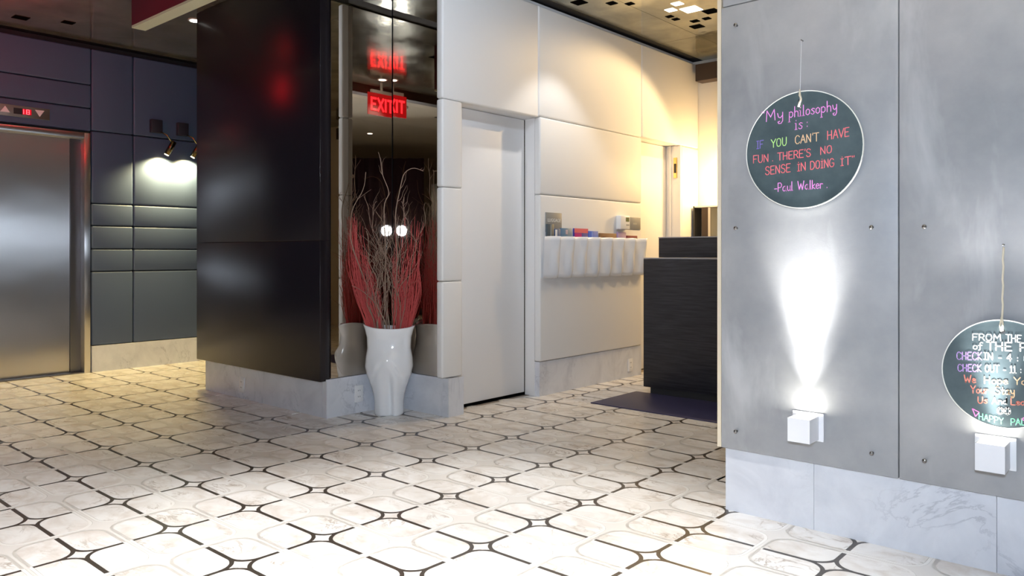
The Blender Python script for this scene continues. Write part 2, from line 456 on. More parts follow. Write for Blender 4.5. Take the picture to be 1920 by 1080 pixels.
# lift door
d1 = thing('door_1', (XE, 1.9, 0), 'brushed stainless steel lift door in a steel frame', 'lift door', kind='structure')
box('jamb', (XE - 0.16, 2.72, 0), (XE + 0.015, 2.772, 2.20), M['steel'], d1, 0.004)
box('jamb', (XE - 0.16, 1.09, 0), (XE + 0.015, 1.14, 2.20), M['steel'], d1, 0.004)
box('header', (XE - 0.16, 1.14, 2.145), (XE + 0.015, 2.72, 2.20), M['steel'], d1, 0.004)
box('door_leaf', (XE - 0.13, 1.14, 0.012), (XE - 0.09, 2.63, 2.145), M['steel'], d1)
box('return_panel', (XE - 0.13, 2.632, 0.012), (XE - 0.075, 2.72, 2.145), M['steel_dark'], d1)
box('threshold', (XE - 0.16, 1.14, 0.0), (XE + 0.012, 2.72, 0.010), M['steel_dark'], d1)
# floor indicator above the lift
ind = thing('lift_indicator', (XE, 2.1, 2.33), 'steel floor indicator with white arrows and red digits above the lift', 'indicator')
pi_ = box('plate', (XE - 0.002, 1.83, 2.275), (XE + 0.012, 2.435, 2.372), M['chrome'], ind, 0.002)
pi_.data.materials[0] = mat('satin_plate', (0.42, 0.39, 0.36), 0.35, 0.9)
def tri_plate(name, pts, x0, x1, m, par):
    c = Vector((x1, sum(p[0] for p in pts) / 3, sum(p[1] for p in pts) / 3)); bm = bmesh.new()
    f = [bm.verts.new((0, p[0] - c.y, p[1] - c.z)) for p in pts]; b = [bm.verts.new((x0 - x1, p[0] - c.y, p[1] - c.z)) for p in pts]
    bm.faces.new(f); bm.faces.new(b[::-1])
    for i in range(3): bm.faces.new((f[i], b[i], b[(i + 1) % 3], f[(i + 1) % 3]))
    bmesh.ops.recalc_face_normals(bm, faces=bm.faces)
    return obj(name, bm, m, par, c)
tri_plate('up_arrow', [(2.055, 2.303), (2.127, 2.303), (2.091, 2.356)], XE + 0.011, XE + 0.016, M['plate'], ind)
tri_plate('down_arrow', [(2.318, 2.353), (2.392, 2.353), (2.355, 2.296)], XE + 0.011, XE + 0.016, M['plate'], ind)
dsp = box('display', (XE + 0.011, 2.155, 2.298), (XE + 0.014, 2.292, 2.350), M['dark'], ind)
box('glow_window', (XE + 0.0135, 2.222, 2.300), (XE + 0.0145, 2.290, 2.348), M['digit_glow'], dsp)
def seg_digit(segs, y0, z0, w, h, par):
    bm = bmesh.new(); t = 0.004
    S = {'a': (0, h, w, h), 'g': (0, h / 2, w, h / 2), 'd': (0, 0, w, 0), 'f': (0, h / 2, 0, h), 'b': (w, h / 2, w, h), 'e': (0, 0, 0, h / 2), 'c': (w, 0, w, h / 2)}
    for s in segs:
        a, b, c, d = S[s]
        r = bmesh.ops.create_cube(bm, size=1)['verts']
        bmesh.ops.scale(bm, vec=(0.001, abs(c - a) + t, abs(d - b) + t), verts=r); bmesh.ops.translate(bm, vec=(0, (a + c) / 2, (b + d) / 2), verts=r)
    obj('digit', bm, M['digit'], par, (XE + 0.0155, y0, z0))
seg_digit('bc', 2.212, 2.306, 0.018, 0.036, dsp)
seg_digit('abcdefg', 2.252, 2.306, 0.022, 0.036, dsp)
# small wall spotlights
for k, (y, lab) in enumerate(((3.468, 'small brass wall spotlight nearer the lift on the navy padded wall'), (3.73, 'small brass wall spotlight half hidden behind the black column'))):
    sp = thing('wall_spotlight', (XE, y - 0.08, 2.33), lab, 'spotlight', 'wall spotlights beside the lift')
    mb = M.setdefault('mount', mat('mount_box', (0.03, 0.028, 0.04), 0.5))
    box('mount_box', (XE - 0.002, y - 0.155, 2.272), (XE + 0.045, y - 0.045, 2.40), mb, sp, 0.004)
    tube('arm', [(XE + 0.03, y - 0.07, 2.29), (XE + 0.10, y - 0.03, 2.25), (XE + 0.13, y, 2.19)], 0.006, M['brass'], sp)
    a, b = Vector((XE + 0.135, y + 0.025, 2.19)), Vector((XE + 0.105, y - 0.035, 2.06))
    hd = tube('head', [a, a * 0.97 + b * 0.03, b], [0.020, 0.026, 0.026], M['brass'], sp, 16)
    hd.data.materials[0] = mat('dark_brass', (0.16, 0.12, 0.06), 0.25, 1.0)
    dirv = (b - a).normalized()
    tube('lens', [b, b + dirv * 0.006], 0.020, M['lens_warm'], hd, 16)
    spot('spot_beam', b + dirv * 0.012, (XE, y - 0.06, 1.62), ELEVATOR_SPOT_W, (1.0, 0.80, 0.38), 140, 0.6, 0.02, sp)

# ---- central block: black column, mirror niche, pale padded wall
wc = box('wall_centre', (-5.93, 3.07, 0), (-4.36, 8.6, CEIL), M['black_gap'])
tag(wc, 'central block with black lacquer column face and pale padded wall', 'wall', kind='structure')
box('core', (-4.36, 3.64, 0), (-3.93, 8.6, CEIL), M['white_paint'], wc)
box('core', (-3.93, 3.64, 0), (-3.80, 3.735, CEIL), M['white_paint'], wc)
box('core', (-3.93, 4.575, 0), (-3.80, 6.02, CEIL), M['white_paint'], wc)
box('core', (-3.93, 6.745, 0), (-3.80, 7.1, CEIL), M['white_paint'], wc)
box('core', (-3.93, 3.735, 2.135), (-3.80, 4.575, CEIL), M['white_paint'], wc)
box('core', (-3.93, 6.02, 2.15), (-3.80, 6.745, CEIL), M['white_paint'], wc)
for z0, z1 in ((0.247, 1.180), (1.182, CEIL - 0.004)):
    box('panel', (-6.015, 2.99, z0), (-4.322, 3.07, z1), M['black_wood'], wc, 0.002)
box('side_panel', (-6.015, 3.071, 0.247), (-5.931, 8.5, CEIL - 0.004), M['black_wood'], wc)
XW = -3.74
def white(y0, y1, z0, z1, x0=-3.80, m=M['white_leather']):
    return box('panel', (x0, y0 + 0.0015, z0 + 0.0015), (XW, y1 - 0.0015, z1 - 0.0015), m, wc, 0.014, 4)
for z0, z1 in ((0.262, 0.91), (0.91, 1.54), (1.54, 2.13)): white(3.545, 3.737, z0, z1)
white(3.545, 4.553, 2.13, 2.99)
white(4.553, 6.022, 2.142, 2.99)
white(6.022, 7.088, 2.147, 2.99)
white(4.568, 6.018, 1.548, 2.142)
white(4.568, 6.018, 0.266, 1.548)
white(6.748, 7.088, 0.266, 2.147)
bc = box('baseboard_centre', (-5.956, 3.035, 0), (-5.10, 3.069, 0.247), M['slab'])
tag(bc, 'bluish white marble skirting around the black column and mirror niche', 'skirting', kind='structure')
box('slab', (-5.098, 3.035, 0), (-4.36, 3.069, 0.247), M['slab'], bc)
box('slab', (-4.358, 3.035, 0), (-4.3125, 3.5935, 0.258), M['slab'], bc)
box('slab', (-4.358, 3.595, 0), (-3.79, 3.639, 0.258), M['slab'], bc)
box('slab', (-3.789, 3.595, 0), (-3.732, 3.738, 0.258), M['slab'], bc)
bw = box('baseboard_white', (-3.92, 4.577, 0), (-3.752, 6.03, 0.264), M['slab'])
bw.name = 'baseboard_middle'
tag(bw, 'white marble skirting under the padded wall with brochure pockets', 'skirting', kind='structure')
box('slab', (-3.92, 6.75, 0), (-3.752, 7.085, 0.264), M['slab'], bw)
# mirrors
mi1 = box('wall_mirror', (-4.345, 3.0715, 0.262), (-4.316, 3.594, CEIL - 0.006), M['mirror'])
tag(mi1, 'tall bronze tinted mirror beside the black column, left of the niche corner', 'mirror', 'niche mirrors')
bm = bm_box(0.512, 0.012, CEIL - 0.006 - 0.262)
mi2 = obj('wall_mirror', bm, M['mirror'], None, (0, 0, 0))
ang = -0.0095
mi2.rotation_euler = (0, 0, ang)
c2 = Vector((-4.315 + 0.256 * math.cos(ang), 3.606 + 0.256 * math.sin(ang), (0.262 + CEIL - 0.006) / 2)); mi2.location = c2
tag(mi2, 'tall bronze tinted mirror beside the pale padded wall, right of the niche corner', 'mirror', 'niche mirrors')
# flush door
d2 = thing('door_2', (-3.90, 4.15, 0), 'flush white door without handle in the pale padded wall', 'door', kind='structure')
box('door_leaf', (-3.929, 3.742, 0.022), (-3.895, 4.566, 2.131), M['white_paint'], d2, 0.003)
box('bottom_gap_shade', (-3.928, 3.742, 0.001), (-3.897, 4.566, 0.0205), M['hole'], d2)  # black strip standing in for the shade under the door leaf
box('side_gap_shade', (-3.928, 4.5665, 0.001), (-3.896, 4.5745, 2.131), M['hole'], d2)  # black strip standing in for the shade in the gap beside the leaf
# far door opening with frame
d3 = thing('door_3', (-3.90, 6.38, 0), 'white door in a deep frame with brass latch past the brochure pockets', 'door', kind='structure')
box('door_leaf', (-3.929, 6.024, 0.008), (-3.900, 6.72, 2.144), M['white_paint'], d3)
box('jamb', (-3.90, 6.725, 0.0), (-3.742, 6.746, 2.146), M['white_paint'], d3, 0.002)
box('door_stop', (-3.852, 6.708, 0.0), (-3.838, 6.7245, 2.146), M['white_paint'], d3, 0.002)
lt = box('latch', (-3.815, 6.718, 1.83), (-3.775, 6.7245, 2.03), M['brass'], d3, 0.002)
box('keeper', (-3.806, 6.712, 1.88), (-3.784, 6.7178, 1.97), M['dark'], lt)

# ---- concrete wall
YW = 3.07
wr = box('wall_right', (-1.505, 3.112, 0), (4.2, 3.30, CEIL), M['cream_wall'])
tag(wr, 'wall clad in grey concrete panels fixed with round head screws', 'wall', kind='structure')
box('panel', (-1.513, YW, 0.270), (-0.8135, 3.110, 2.145), M['concrete'], wr, 0.002)
box('panel', (-0.8095, YW, 0.270), (0.30, 3.110, 2.145), M['concrete'], wr, 0.002)
box('panel', (0.304, YW, 0.270), (1.4, 3.110, 2.145), M['concrete'], wr, 0.002)
box('panel', (-1.506, YW, 2.149), (-0.8135, 3.110, CEIL - 0.005), M['concrete'], wr, 0.002)
box('panel', (-0.8095, YW, 2.149), (0.30, 3.110, CEIL - 0.005), M['concrete'], wr, 0.002)
box('panel', (0.304, YW, 2.149), (1.4, 3.110, CEIL - 0.005), M['concrete'], wr, 0.002)
box('panel', (1.404, YW, 0.270), (4.1, 3.110, CEIL - 0.005), M['concrete'], wr, 0.002)
box('edge_strip', (-1.532, YW + 0.002, 0.270), (-1.5145, 3.14, CEIL - 0.005), M['plywood'], wr)
scr = None
for x, z in ((-1.441, 2.057), (-1.441, 1.204), (-0.902, 1.196), (-0.723, 1.194), (-1.441, 0.350), (-0.901, 0.351), (-0.722, 0.355), (-0.902, 2.057), (-0.723, 2.057), (0.2, 1.194), (0.2, .353)):
    if scr is None:
        bm = bmesh.new(); add_tube(bm, [(0, 0.001, 0), (0, -0.017, 0)], 0.0045, 10)
        prev = None
        for t in range(6):
            a = t * math.pi / 10
            r = ring(bm, [(0.0085 * math.cos(a) * math.cos(q * math.pi / 6), -0.016 - 0.006 * math.sin(a), 0.0085 * math.cos(a) * math.sin(q * math.pi / 6)) if t < 5 else (0.0008 * math.cos(q * math.pi / 6), -0.0222, 0.0008 * math.sin(q * math.pi / 6)) for q in range(12)])
            if prev: bridge(bm, prev, r)
            else: bm.faces.new(r)
            prev = r
        bmesh.ops.recalc_face_normals(bm, faces=bm.faces)
        scr = obj('screw', bm, M['screw'], wr, (x, YW, z), True)
    else:
        link(bpy.data.objects.new('screw', scr.data), (x, YW, z), wr)
br = box('baseboard_right', (-1.505, 3.095, 0), (-1.1305, 3.111, 0.269), M['slab'])
tag(br, 'tall white marble skirting below the concrete panels', 'skirting', kind='structure')
for x0, x1 in ((-1.129, -0.507), (-0.5055, 0.12), (0.1215, 0.75), (0.7515, 2.0), (2.0015, 4.1)):
    box('slab', (x0, 3.095, 0), (x1, 3.111, 0.269), M['slab'], br)
# ---- reception back wall and the walls behind the camera
wb = box('wall_back', (-3.80, 7.09, 0), (4.2, 7.3, CEIL), M['cream_wall'])
tag(wb, 'cream wall behind the reception desk', 'wall', kind='structure')
beam = box('trim_1', (-3.70, 6.95, 2.80), (1.0, 7.089, 2.965), M['dark_wood'])
tag(beam, 'dark boxed beam under the ceiling on the cream back wall', 'beam', kind='structure')
beam2 = box('trim_2', (-1.55, -3.39, 2.93), (-1.42, 3.06, CEIL - 0.001), M['dark_wood'])
tag(beam2, 'dark ceiling beam across the lobby, seen in the mirrors', 'beam', kind='structure')
we = box('wall_side', (4.0, -3.6, 0), (4.2, 8.6, CEIL), M['beige']); tag(we, 'plain beige wall at the far side of the lobby', 'wall', kind='structure')
wf = box('wall_rear', (-7.9, -3.6, 0), (4.0, -3.4, CEIL), M['beige']); tag(wf, 'plain beige wall behind the viewer', 'wall', kind='structure')
we2 = box('wall_corridor', (-7.67, 8.5, 0), (-5.93, 8.6, CEIL), M['beige']); tag(we2, 'beige wall at the end of the lift corridor', 'wall', kind='structure')

# =================================================================== LOBBY LIGHTS
# photographer's lamp on a stand, just behind and above the camera
pl = thing('photo_lamp', (0.05, -0.12, 0), 'bright white photographic lamp on a stand, seen only in the mirrors', 'lamp')
lc = Vector((0.0, -0.02, 1.42)) - Fv * 0.05
bm = bmesh.new(); bmesh.ops.create_cone(bm, cap_ends=True, segments=32, radius1=0.075, radius2=0.075, depth=0.004)
lens = obj('lens', bm, M['photo_lens'], pl, lc); lens.rotation_euler = Fv.to_track_quat('Z', 'Y').to_euler()
hb = lc - Fv * 0.05
bm = bmesh.new(); bmesh.ops.create_cone(bm, cap_ends=True, segments=32, radius1=0.04, radius2=0.082, depth=0.09)
hs = obj('housing', bm, M['dark'], pl, hb - Fv * 0.001); hs.rotation_euler = Fv.to_track_quat('Z', 'Y').to_euler()
tube('pole', [(hb.x, hb.y, 0.0), (hb.x, hb.y, 1.38)], 0.012, M['dark'], pl)
for k in range(3):
    a = YAW - math.pi / 2 + (k - 1) * 2.1
    tube('leg', [(hb.x, hb.y, 0.35), (hb.x + 0.28 * math.cos(a), hb.y + 0.28 * math.sin(a), 0.008)], 0.008, M['dark'], pl)
def downlight(x, y, label, watts=DOWN_W, col=NEUTRAL, angle=100, blend=0.55, target=None):
    t = thing('downlight', (x, y, CEIL), label, 'downlight', 'ceiling downlights')
    bm = bmesh.new(); add_tube(bm, [(0, 0, 0.002), (0, 0, -0.006)], 0.055, 32); obj('trim_ring', bm, M['plate'], t, (x, y, CEIL))
    bm = bmesh.new(); add_tube(bm, [(0, 0, -0.006), (0, 0, -0.008)], 0.040, 32); obj('lens', bm, M['lens_white'], t, (x, y, CEIL))
    spot('beam', (x, y, CEIL - 0.02), target or (x, y, 0), watts, col, angle, blend, 0.03, t)
    return t
downlight(-1.9, 1.65, 'round recessed ceiling light over the middle of the lobby floor', DOWN_W * 1.3, NEUTRAL, 68, .6)
downlight(-0.9, 0.9, 'round recessed ceiling light in front of the concrete wall', DOWN_W, NEUTRAL, 66, .6)
downlight(-3.0, 0.6, 'round recessed ceiling light over the open lobby floor toward the lift', DOWN_W * .6, NEUTRAL, 62, .6)
downlight(-5.0, -0.6, 'round recessed ceiling light in front of the rear wall', DOWN_W * .4)
downlight(1.25, -0.75, 'added round ceiling light brightening the plum curtain and gold lamp', 60, (1, .88, .65), 90)  # unseen fill light, added so curtain and gold lamp show in the mirrors
downlight(-2.2, 2.7, 'added round ceiling light brightening the pale padded wall', 60, COOL, 80, .7, (-3.74, 4.1, 2.2))  # unseen cool spot, added to lift the pale wall
pd = onz(366, 38, CEIL); downlight(pd.x, pd.y, 'round recessed ceiling light between the black column and the lift', 140, (1, .74, .30), 90)
downlight(-2.75, 6.35, 'round recessed ceiling light above the reception desk', RECEPTION_SPOT_W, (1.0, 0.69, 0.34), 110, 0.3, (-3.5, 5.2, 0.9))
downlight(-3.25, 4.7, 'round recessed ceiling light above the door mat', 30, NEUTRAL, 90, 0.4)

# =================================================================== HANGING PANEL, EXIT SIGNS, CEILING DISC
hp = thing('hanging_panel', (-4.4, 2.24, 2.61), 'dark maroon panel with cream lower edge hanging from the ceiling', 'panel')
box('face', (-5.33, 2.20, 2.622), (-3.3, 2.29, CEIL - 0.001), M['maroon'], hp)
box('lower_edge', (-5.33, 2.20, 2.605), (-3.3, 2.29, 2.621), M['cream'], hp)
def exit_sign(loc, rz, label, face):
    t = thing('exit_sign', loc, label, 'exit sign', 'red exit signs'); t.rotation_euler = (0, 0, rz)
    def part(name, bm, m, l): 
        o = obj(name, bm, m, None, l); o.parent = t; o.location = l; return o
    part('panel', bm_box(0.40, 0.012, 0.25, 0.003), face, (0, 0, 0))
    part('mount', bm_box(0.30, 0.03, 0.035), M['plate'], (0, 0, 0.143))
    part('stem', bm_box(0.02, 0.02, max(0.01, CEIL - loc[2] - 0.16)), M['plate'], (0, 0, 0.16 + (CEIL - loc[2] - 0.16) / 2))
    for side in (-1, 1):
        bm = bmesh.new(); w = 0.024
        def bar(x0, z0, x1, z1):
            d = Vector((x1 - x0, 0, z1 - z0)); n = Vector((-d.z, 0, d.x)).normalized() * w / 2
            p = [Vector((x0, 0, z0)) - n, Vector((x1, 0, z1)) - n, Vector((x1, 0, z1)) + n, Vector((x0, 0, z0)) + n]
            a = [bm.verts.new(q) for q in p]; b = [bm.verts.new(q + Vector((0, 0.002, 0))) for q in p]
            bm.faces.new(a); bm.faces.new(b[::-1])
            for i in range(4): bm.faces.new((a[i], b[i], b[(i + 1) % 4], a[(i + 1) % 4]))
        h = 0.075
        for x in (-0.15,): bar(x, -h, x, h); bar(x, h - .012, x + .07, h - .012); bar(x, 0, x + .06, 0); bar(x, -h + .012, x + .07, -h + .012)
        bar(-0.06, -h, 0.025, h); bar(-0.06, h, 0.025, -h)
        bar(0.055, -h, 0.055, h)
        bar(0.125, -h, 0.125, h); bar(0.08, h - .012, 0.17, h - .012)
        bmesh.ops.recalc_face_normals(bm, faces=bm.faces)
        o = part('lettering', bm, M['exit_red'], (0, -0.0095 if side < 0 else 0.0095, 0))
        if side > 0: o.rotation_euler = (0, 0, math.pi)
    return t
exit_sign((-1.74, 1.53, 2.78), -math.pi / 2, 'red lit exit sign hanging in mid lobby, seen in the mirrors', M['exit_dim'])
exit_sign((-6.45, 1.50, 2.76), 0.55, 'red lit exit sign hanging in front of the lift', emit('exit_bright', (1.0, 0.01, 0.02), 18.0))
dc = thing('smoke_detector', (-0.75, 0.55, CEIL), 'round white smoke detector on the ceiling, seen in the mirror', 'detector')
tube('body', [(-0.75, 0.55, CEIL), (-0.75, 0.55, CEIL - 0.03), (-0.75, 0.55, CEIL - 0.04)], [0.06, 0.06, 0.045], M['plate'], dc, 24)

# =================================================================== THINGS SEEN ONLY IN THE MIRRORS
def curtain(name, a, b, h, m, label, folds):
    a, b = Vector(a), Vector(b); d = b - a; n = Vector((-d.y, d.x, 0)).normalized(); bm = bmesh.new(); K = folds * 8
    cols = []
    for i in range(K + 1):
        s = i / K; off = n * 0.045 * math.sin(s * folds * 2 * math.pi) * (0.8 + 0.3 * math.sin(i * 1.7))
        cols.append([bm.verts.new(d * s + off + Vector((0, 0, z))) for z in (0.02, h * 0.5, h)])
    for p, q in zip(cols[:-1], cols[1:]):
        for k in range(2): bm.faces.new((p[k], q[k], q[k + 1], p[k + 1]))
    o = obj(name, bm, m, None, a, True)
    sm = o.modifiers.new('thickness', 'SOLIDIFY'); sm.thickness = 0.006
    return tag(o, label, 'curtain')
curtain('curtain', (1.55, -1.80, 0), (2.55, -0.92, 0), 2.75, M['curtain'], 'dark plum floor length curtain, seen only in the mirrors', 7)
gl = thing('floor_lamp', (0.97, -1.68, 0), 'gold crinkled floor lamp with grey shade, seen only in the mirror', 'lamp')
bm = bmesh.new(); prev = None
for i in range(26):
    z = 0.15 + 1.2 * i / 25
    r = ring(bm, [((0.10 + 0.022 * mnoise.noise((3 * math.cos(a), 3 * math.sin(a), z * 9))) * math.cos(a), (0.10 + 0.022 * mnoise.noise((3 * math.cos(a), 3 * math.sin(a), z * 9))) * math.sin(a), z) for a in [2 * math.pi * k / 28 for k in range(28)]])
    if prev: bridge(bm, prev, r)
    else: bm.faces.new(r[::-1])
    prev = r
bm.faces.new(prev)
obj('column', bm, M['gold'], gl, (0.97, -1.68, 0))
tube('base', [(0.97, -1.68, 0.0), (0.97, -1.68, 0.15)], 0.13, M['dark'], gl, 28)
tube('stem', [(0.97, -1.68, 1.34), (0.97, -1.68, 1.6)], 0.012, M['brass'], gl)
tube('lamp_shade', [(0.97, -1.68, 1.5), (0.97, -1.68, 2.25)], [0.15, 0.17], M['shade'], gl, 32)

# =================================================================== OUTLETS
def outlet(loc, facing, label):
    """facing: 'x' = plate faces +x, 'y' = plate faces -y"""
    t = thing('wall_outlet', loc, label, 'outlet', 'wall outlets')
    x, y, z = loc
    def plate(du, dz, w, h, depth0, depth1, m, par, nm, bev=0.0):
        if facing == 'x': return box(nm, (x + depth0, y + du - w / 2, z + dz - h / 2), (x + depth1, y + du + w / 2, z + dz + h / 2), m, par, bev)
        return box(nm, (x + du - w / 2, y - depth1, z + dz - h / 2), (x + du + w / 2, y - depth0, z + dz + h / 2), m, par, bev)
    plate(0, 0, 0.072, 0.115, 0.0, 0.006, M['plate'], t, 'cover_plate', 0.002)
    for dz in (-0.021, 0.021):
        s = plate(0, dz, 0.034, 0.028, 0.006, 0.0075, M['plate'], t, 'socket')
        for du in (-0.007, 0.007): plate(du, dz + 0.002, 0.003, 0.010, 0.0075, 0.0082, M['dark'], s, 'slot')
    return t
outlet((-4.3125, 3.296, 0.131), 'x', 'white power outlet on the marble skirting beside the vase')
outlet((-5.391, 3.035, 0.104), 'y', 'white power outlet on the marble skirting under the black column')
outlet((-3.752, 5.845, 0.104), 'x', 'white power outlet on the marble skirting under the brochure pockets')

# =================================================================== VASE
VB = Vector((-4.125, 3.412, 0.0))
prof = [(0.000, .0960, .080), (0.012, .0990, .083), (0.087, .0990, .086), (0.130, .1040, .090), (0.173, .1140, .098), (0.225, .1320, .110), (0.277, .1520, .121), (0.329, .1630, .125), (0.381, .1590, .119), (0.451, .1480, .102), (0.520, .1510, .098), (0.563, .1620, .102), (0.602, .1755, .108)]
def interp(z):
    for (z0, a0, b0), (z1, a1, b1) in zip(prof[:-1], prof[1:]):
        if z <= z1:
            t = (z - z0) / (z1 - z0); t = t * t * (3 - 2 * t) * 0.35 + t * 0.65
            return a0 + (a1 - a0) * t, b0 + (b1 - b0) * t
    return prof[-1][1:]
def gauss(x, s): return math.exp(-(x / s) ** 2)
def vase_pt(a, z, inset=0.0):
    w, d = interp(z); c, s = math.cos(a), math.sin(a)
    e = 0.86
    x = w * math.copysign(abs(c) ** e, c); y = d * math.copysign(abs(s) ** e, s)
    if s < 0:  # front: belly, navel, hip folds, thighs
        f = 0.024 * gauss(x, .06) * gauss(z - .38, .06) - 0.008 * gauss(x, .012) * gauss(z - .43, .015)
        f += 0.012 * gauss(abs(x - .008) - .058, .035) * (1 - min(1, max(0, (z - .19) / .1)))
        f -= 0.026 * gauss(x - .018, .016) * (1 - min(1, max(0, (z - .22) / .08)))
        f -= 0.018 * gauss(abs(x) - .085 + (z - .27) * .55, .016) * gauss(z - .29, .07)
        f += 0.012 * gauss(abs(x) - .075, .03) * gauss(z - .33, .05)
        f -= 0.018 * gauss(x - .11, .02) * gauss(z - .50, .08)
        f += 0.010 * gauss(abs(x) - .07, .035) * gauss(z - .57, .04)
        y -= f * abs(s)
    else:
        f = 0.022 * gauss(abs(x) - .07, .05) * gauss(z - .29, .06) - 0.012 * gauss(x, .014) * gauss(z - .27, .09)
        y += f * abs(s)
    k = 1 - inset / max(w, 1e-3)
    zz = z
    if z > 0.5: zz = z + (z - 0.5) / 0.102 * (0.006 * c * -1 + 0.007 * math.cos(2 * a) - 0.006 * max(0, -s))
    return Vector((x * k, y * k, zz))
bm = bmesh.new(); NA = 96; prev = None
zs = [0.602 * i / 60 for i in range(61)]
for z in zs:
    r = ring(bm, [vase_pt(2 * math.pi * k / NA, z) for k in range(NA)])
    if prev: bridge(bm, prev, r)
    else: bm.faces.new(r[::-1])
    prev = r
for z in [0.602 - 0.02 * i for i in range(0, 17)]:
    r = ring(bm, [vase_pt(2 * math.pi * k / NA, z, 0.013) + Vector((0, 0, 0.001 if z > 0.6 else 0)) for k in range(NA)])
    bridge(bm, prev, r); prev = r
bm.faces.new(prev)
bmesh.ops.recalc_face_normals(bm, faces=bm.faces)
vase = obj('torso_vase', bm, M['porcelain'], None, VB, True); vase.rotation_euler = (0, 0, YAW)
tag(vase, 'glossy white porcelain vase shaped like a torso, standing in the mirror niche', 'vase')

arr = thing('twig_arrangement', VB + Vector((0, 0, 0.3)), 'dried arrangement of red twigs and brown curly branches standing in the torso vase', 'dried twigs')
# twigs: dx along the picture plane, dz height, dy depth (towards +F)
def twig_world(dx, dz, dy):
    p = VB + Rv * dx + Fv * dy + Zv * dz
    if p.z > 0.26: p.x = max(p.x, -4.300); p.y = min(p.y, 3.578)
    return p - VB
def stem(bm, ctrl, r0, r1, wob, rnd, n=5, twiglets=0, segs=16):
    pts = []
    ph = [rnd.uniform(0, 6.28) for _ in range(6)]
    for i in range(segs + 1):
        t = i / segs; k = t * (len(ctrl) - 1); a = min(int(k), len(ctrl) - 2); f = k - a
        g = lambda q: Vector(ctrl[max(0, min(len(ctrl) - 1, q))])
        p0, p1, p2, p3 = g(a - 1), g(a), g(a + 1), g(a + 2)
        c = 0.5 * ((2 * p1) + (p2 - p0) * f + (2 * p0 - 5 * p1 + 4 * p2 - p3) * f * f + (3 * p1 - p0 - 3 * p2 + p3) * f ** 3)
        e = min(1, max(0, (c.y - 0.58) / 0.15))
        w = wob * e
        c = Vector((c.x + w * (math.sin(9 * t + ph[0]) + .6 * math.sin(23 * t + ph[1])), c.y, c.z + w * (math.sin(8 * t + ph[2]) + .6 * math.sin(19 * t + ph[3]))))
        pts.append(twig_world(c.x, c.y, c.z))
    add_tube(bm, pts, [r0 + (r1 - r0) * i / segs for i in range(segs + 1)], n, False)
    for q in range(twiglets):
        i = rnd.randint(int(segs * .35), segs - 2); p = pts[i]
        d = (pts[i + 1] - pts[i]).normalized()
        side = Vector((rnd.uniform(-1, 1), rnd.uniform(-1, 1), rnd.uniform(-.2, .6)))
        ln = rnd.uniform(.05, .16); tp = [p]
        dv = (d * 1.0 + side * .7).normalized()
        for s in range(5):
            dv = (dv + Vector((rnd.uniform(-.45, .45), rnd.uniform(-.45, .45), rnd.uniform(-.15, .35)))).normalized()
            w = VB + tp[-1] + dv * ln / 5
            w.x = max(w.x, -4.300); w.y = min(w.y, 3.578)
            tp.append(w - VB)
        add_tube(bm, tp, [r1 * 1.2 - r1 * .8 * s / 5 for s in range(6)], 4, False)
rnd = random.Random(3)
def bundle(label, n, base, mid, tipf, colour):
    bm = bmesh.new()
    for k in range(n):
        b0 = rnd.uniform(*base); tt = (b0 - base[0]) / (base[1] - base[0])
        dz = rnd.uniform(-.05, .05)
        tip = tipf(tt)
        ctrl = [(b0 * .55, 0.34, dz * .6), (b0, 0.60, dz), (mid[0] + (mid[1] - mid[0]) * tt + rnd.uniform(-.02, .02), 0.60 + (tip[1] - .6) * .52, dz + rnd.uniform(-.04, .02)), (tip[0] + rnd.uniform(-.03, .03), tip[1], dz + rnd.uniform(-.05, .03))]
        stem(bm, ctrl, rnd.uniform(.0022, .0036), .0010, .005, rnd, 5, rnd.randint(0, 2))
    o = obj('red_twigs', bm, M['red_twig'], arr, VB, True)
    return tag(o, label, kind='stuff')
bundle('tall leaning bunch of thin red dyed twigs at the mirror corner side of the vase, toward the black column', 105, (-.15, -.045), (-.245, -.075), lambda t: (-.28 + .13 * t + rnd.uniform(-.02, .03), rnd.uniform(1.02, 1.43) - .30 * t), 'red')
bundle('shorter upright bunch of thin red dyed twigs in the vase, toward the pale padded wall', 95, (.03, .15), (.03, .20), lambda t: (.05 + .16 * t, rnd.uniform(.84, 1.10) + (.25 if rnd.random() < .25 else 0)), 'red')
brn = [
    ('pale curly branch rising highest above the vase', [(0, .34, 0), (.0, .6, 0), (-.02, 1.05, -.02), (-.03, 1.40, -.02), (-.015, 1.52, 0), (-.045, 1.66, 0), (-.068, 1.79, .0)]),
    ('brown branch bending over to the pale wall at its tip', [(.02, .34, 0), (.03, .6, 0), (.05, 1.1, -.03), (.06, 1.4, -.03), (.10, 1.60, -.03), (.15, 1.675, -.03), (.235, 1.655, -.04)]),
    ('straight brown branch leaning toward the black column', [(-.05, .34, 0), (-.08, .6, 0), (-.22, 1.1, -.06), (-.245, 1.32, -.06), (-.19, 1.5, -.05), (-.155, 1.65, -.03)]),
    ('forked curly branch with its fork low above the rim', [(-.03, .34, -.05), (-.07, .6, -.05), (-.065, .72, -.06), (-.12, .80, -.07), (-.24, .88, -.08)]),
    ('smooth pale branch curving in front of the red twigs', [(0, .34, -.05), (-.01, .6, -.05), (-.075, .74, -.07), (-.06, .90, -.08), (-.12, 1.05, -.07), (-.15, 1.25, -.06)]),
]
for lab, ctrl in brn:
    bm = bmesh.new(); stem(bm, ctrl, .0052, .0016, .008, rnd, 6, 5, 30)
    tag(obj('curly_branch', bm, M['brown_twig'], arr, VB, True), lab)
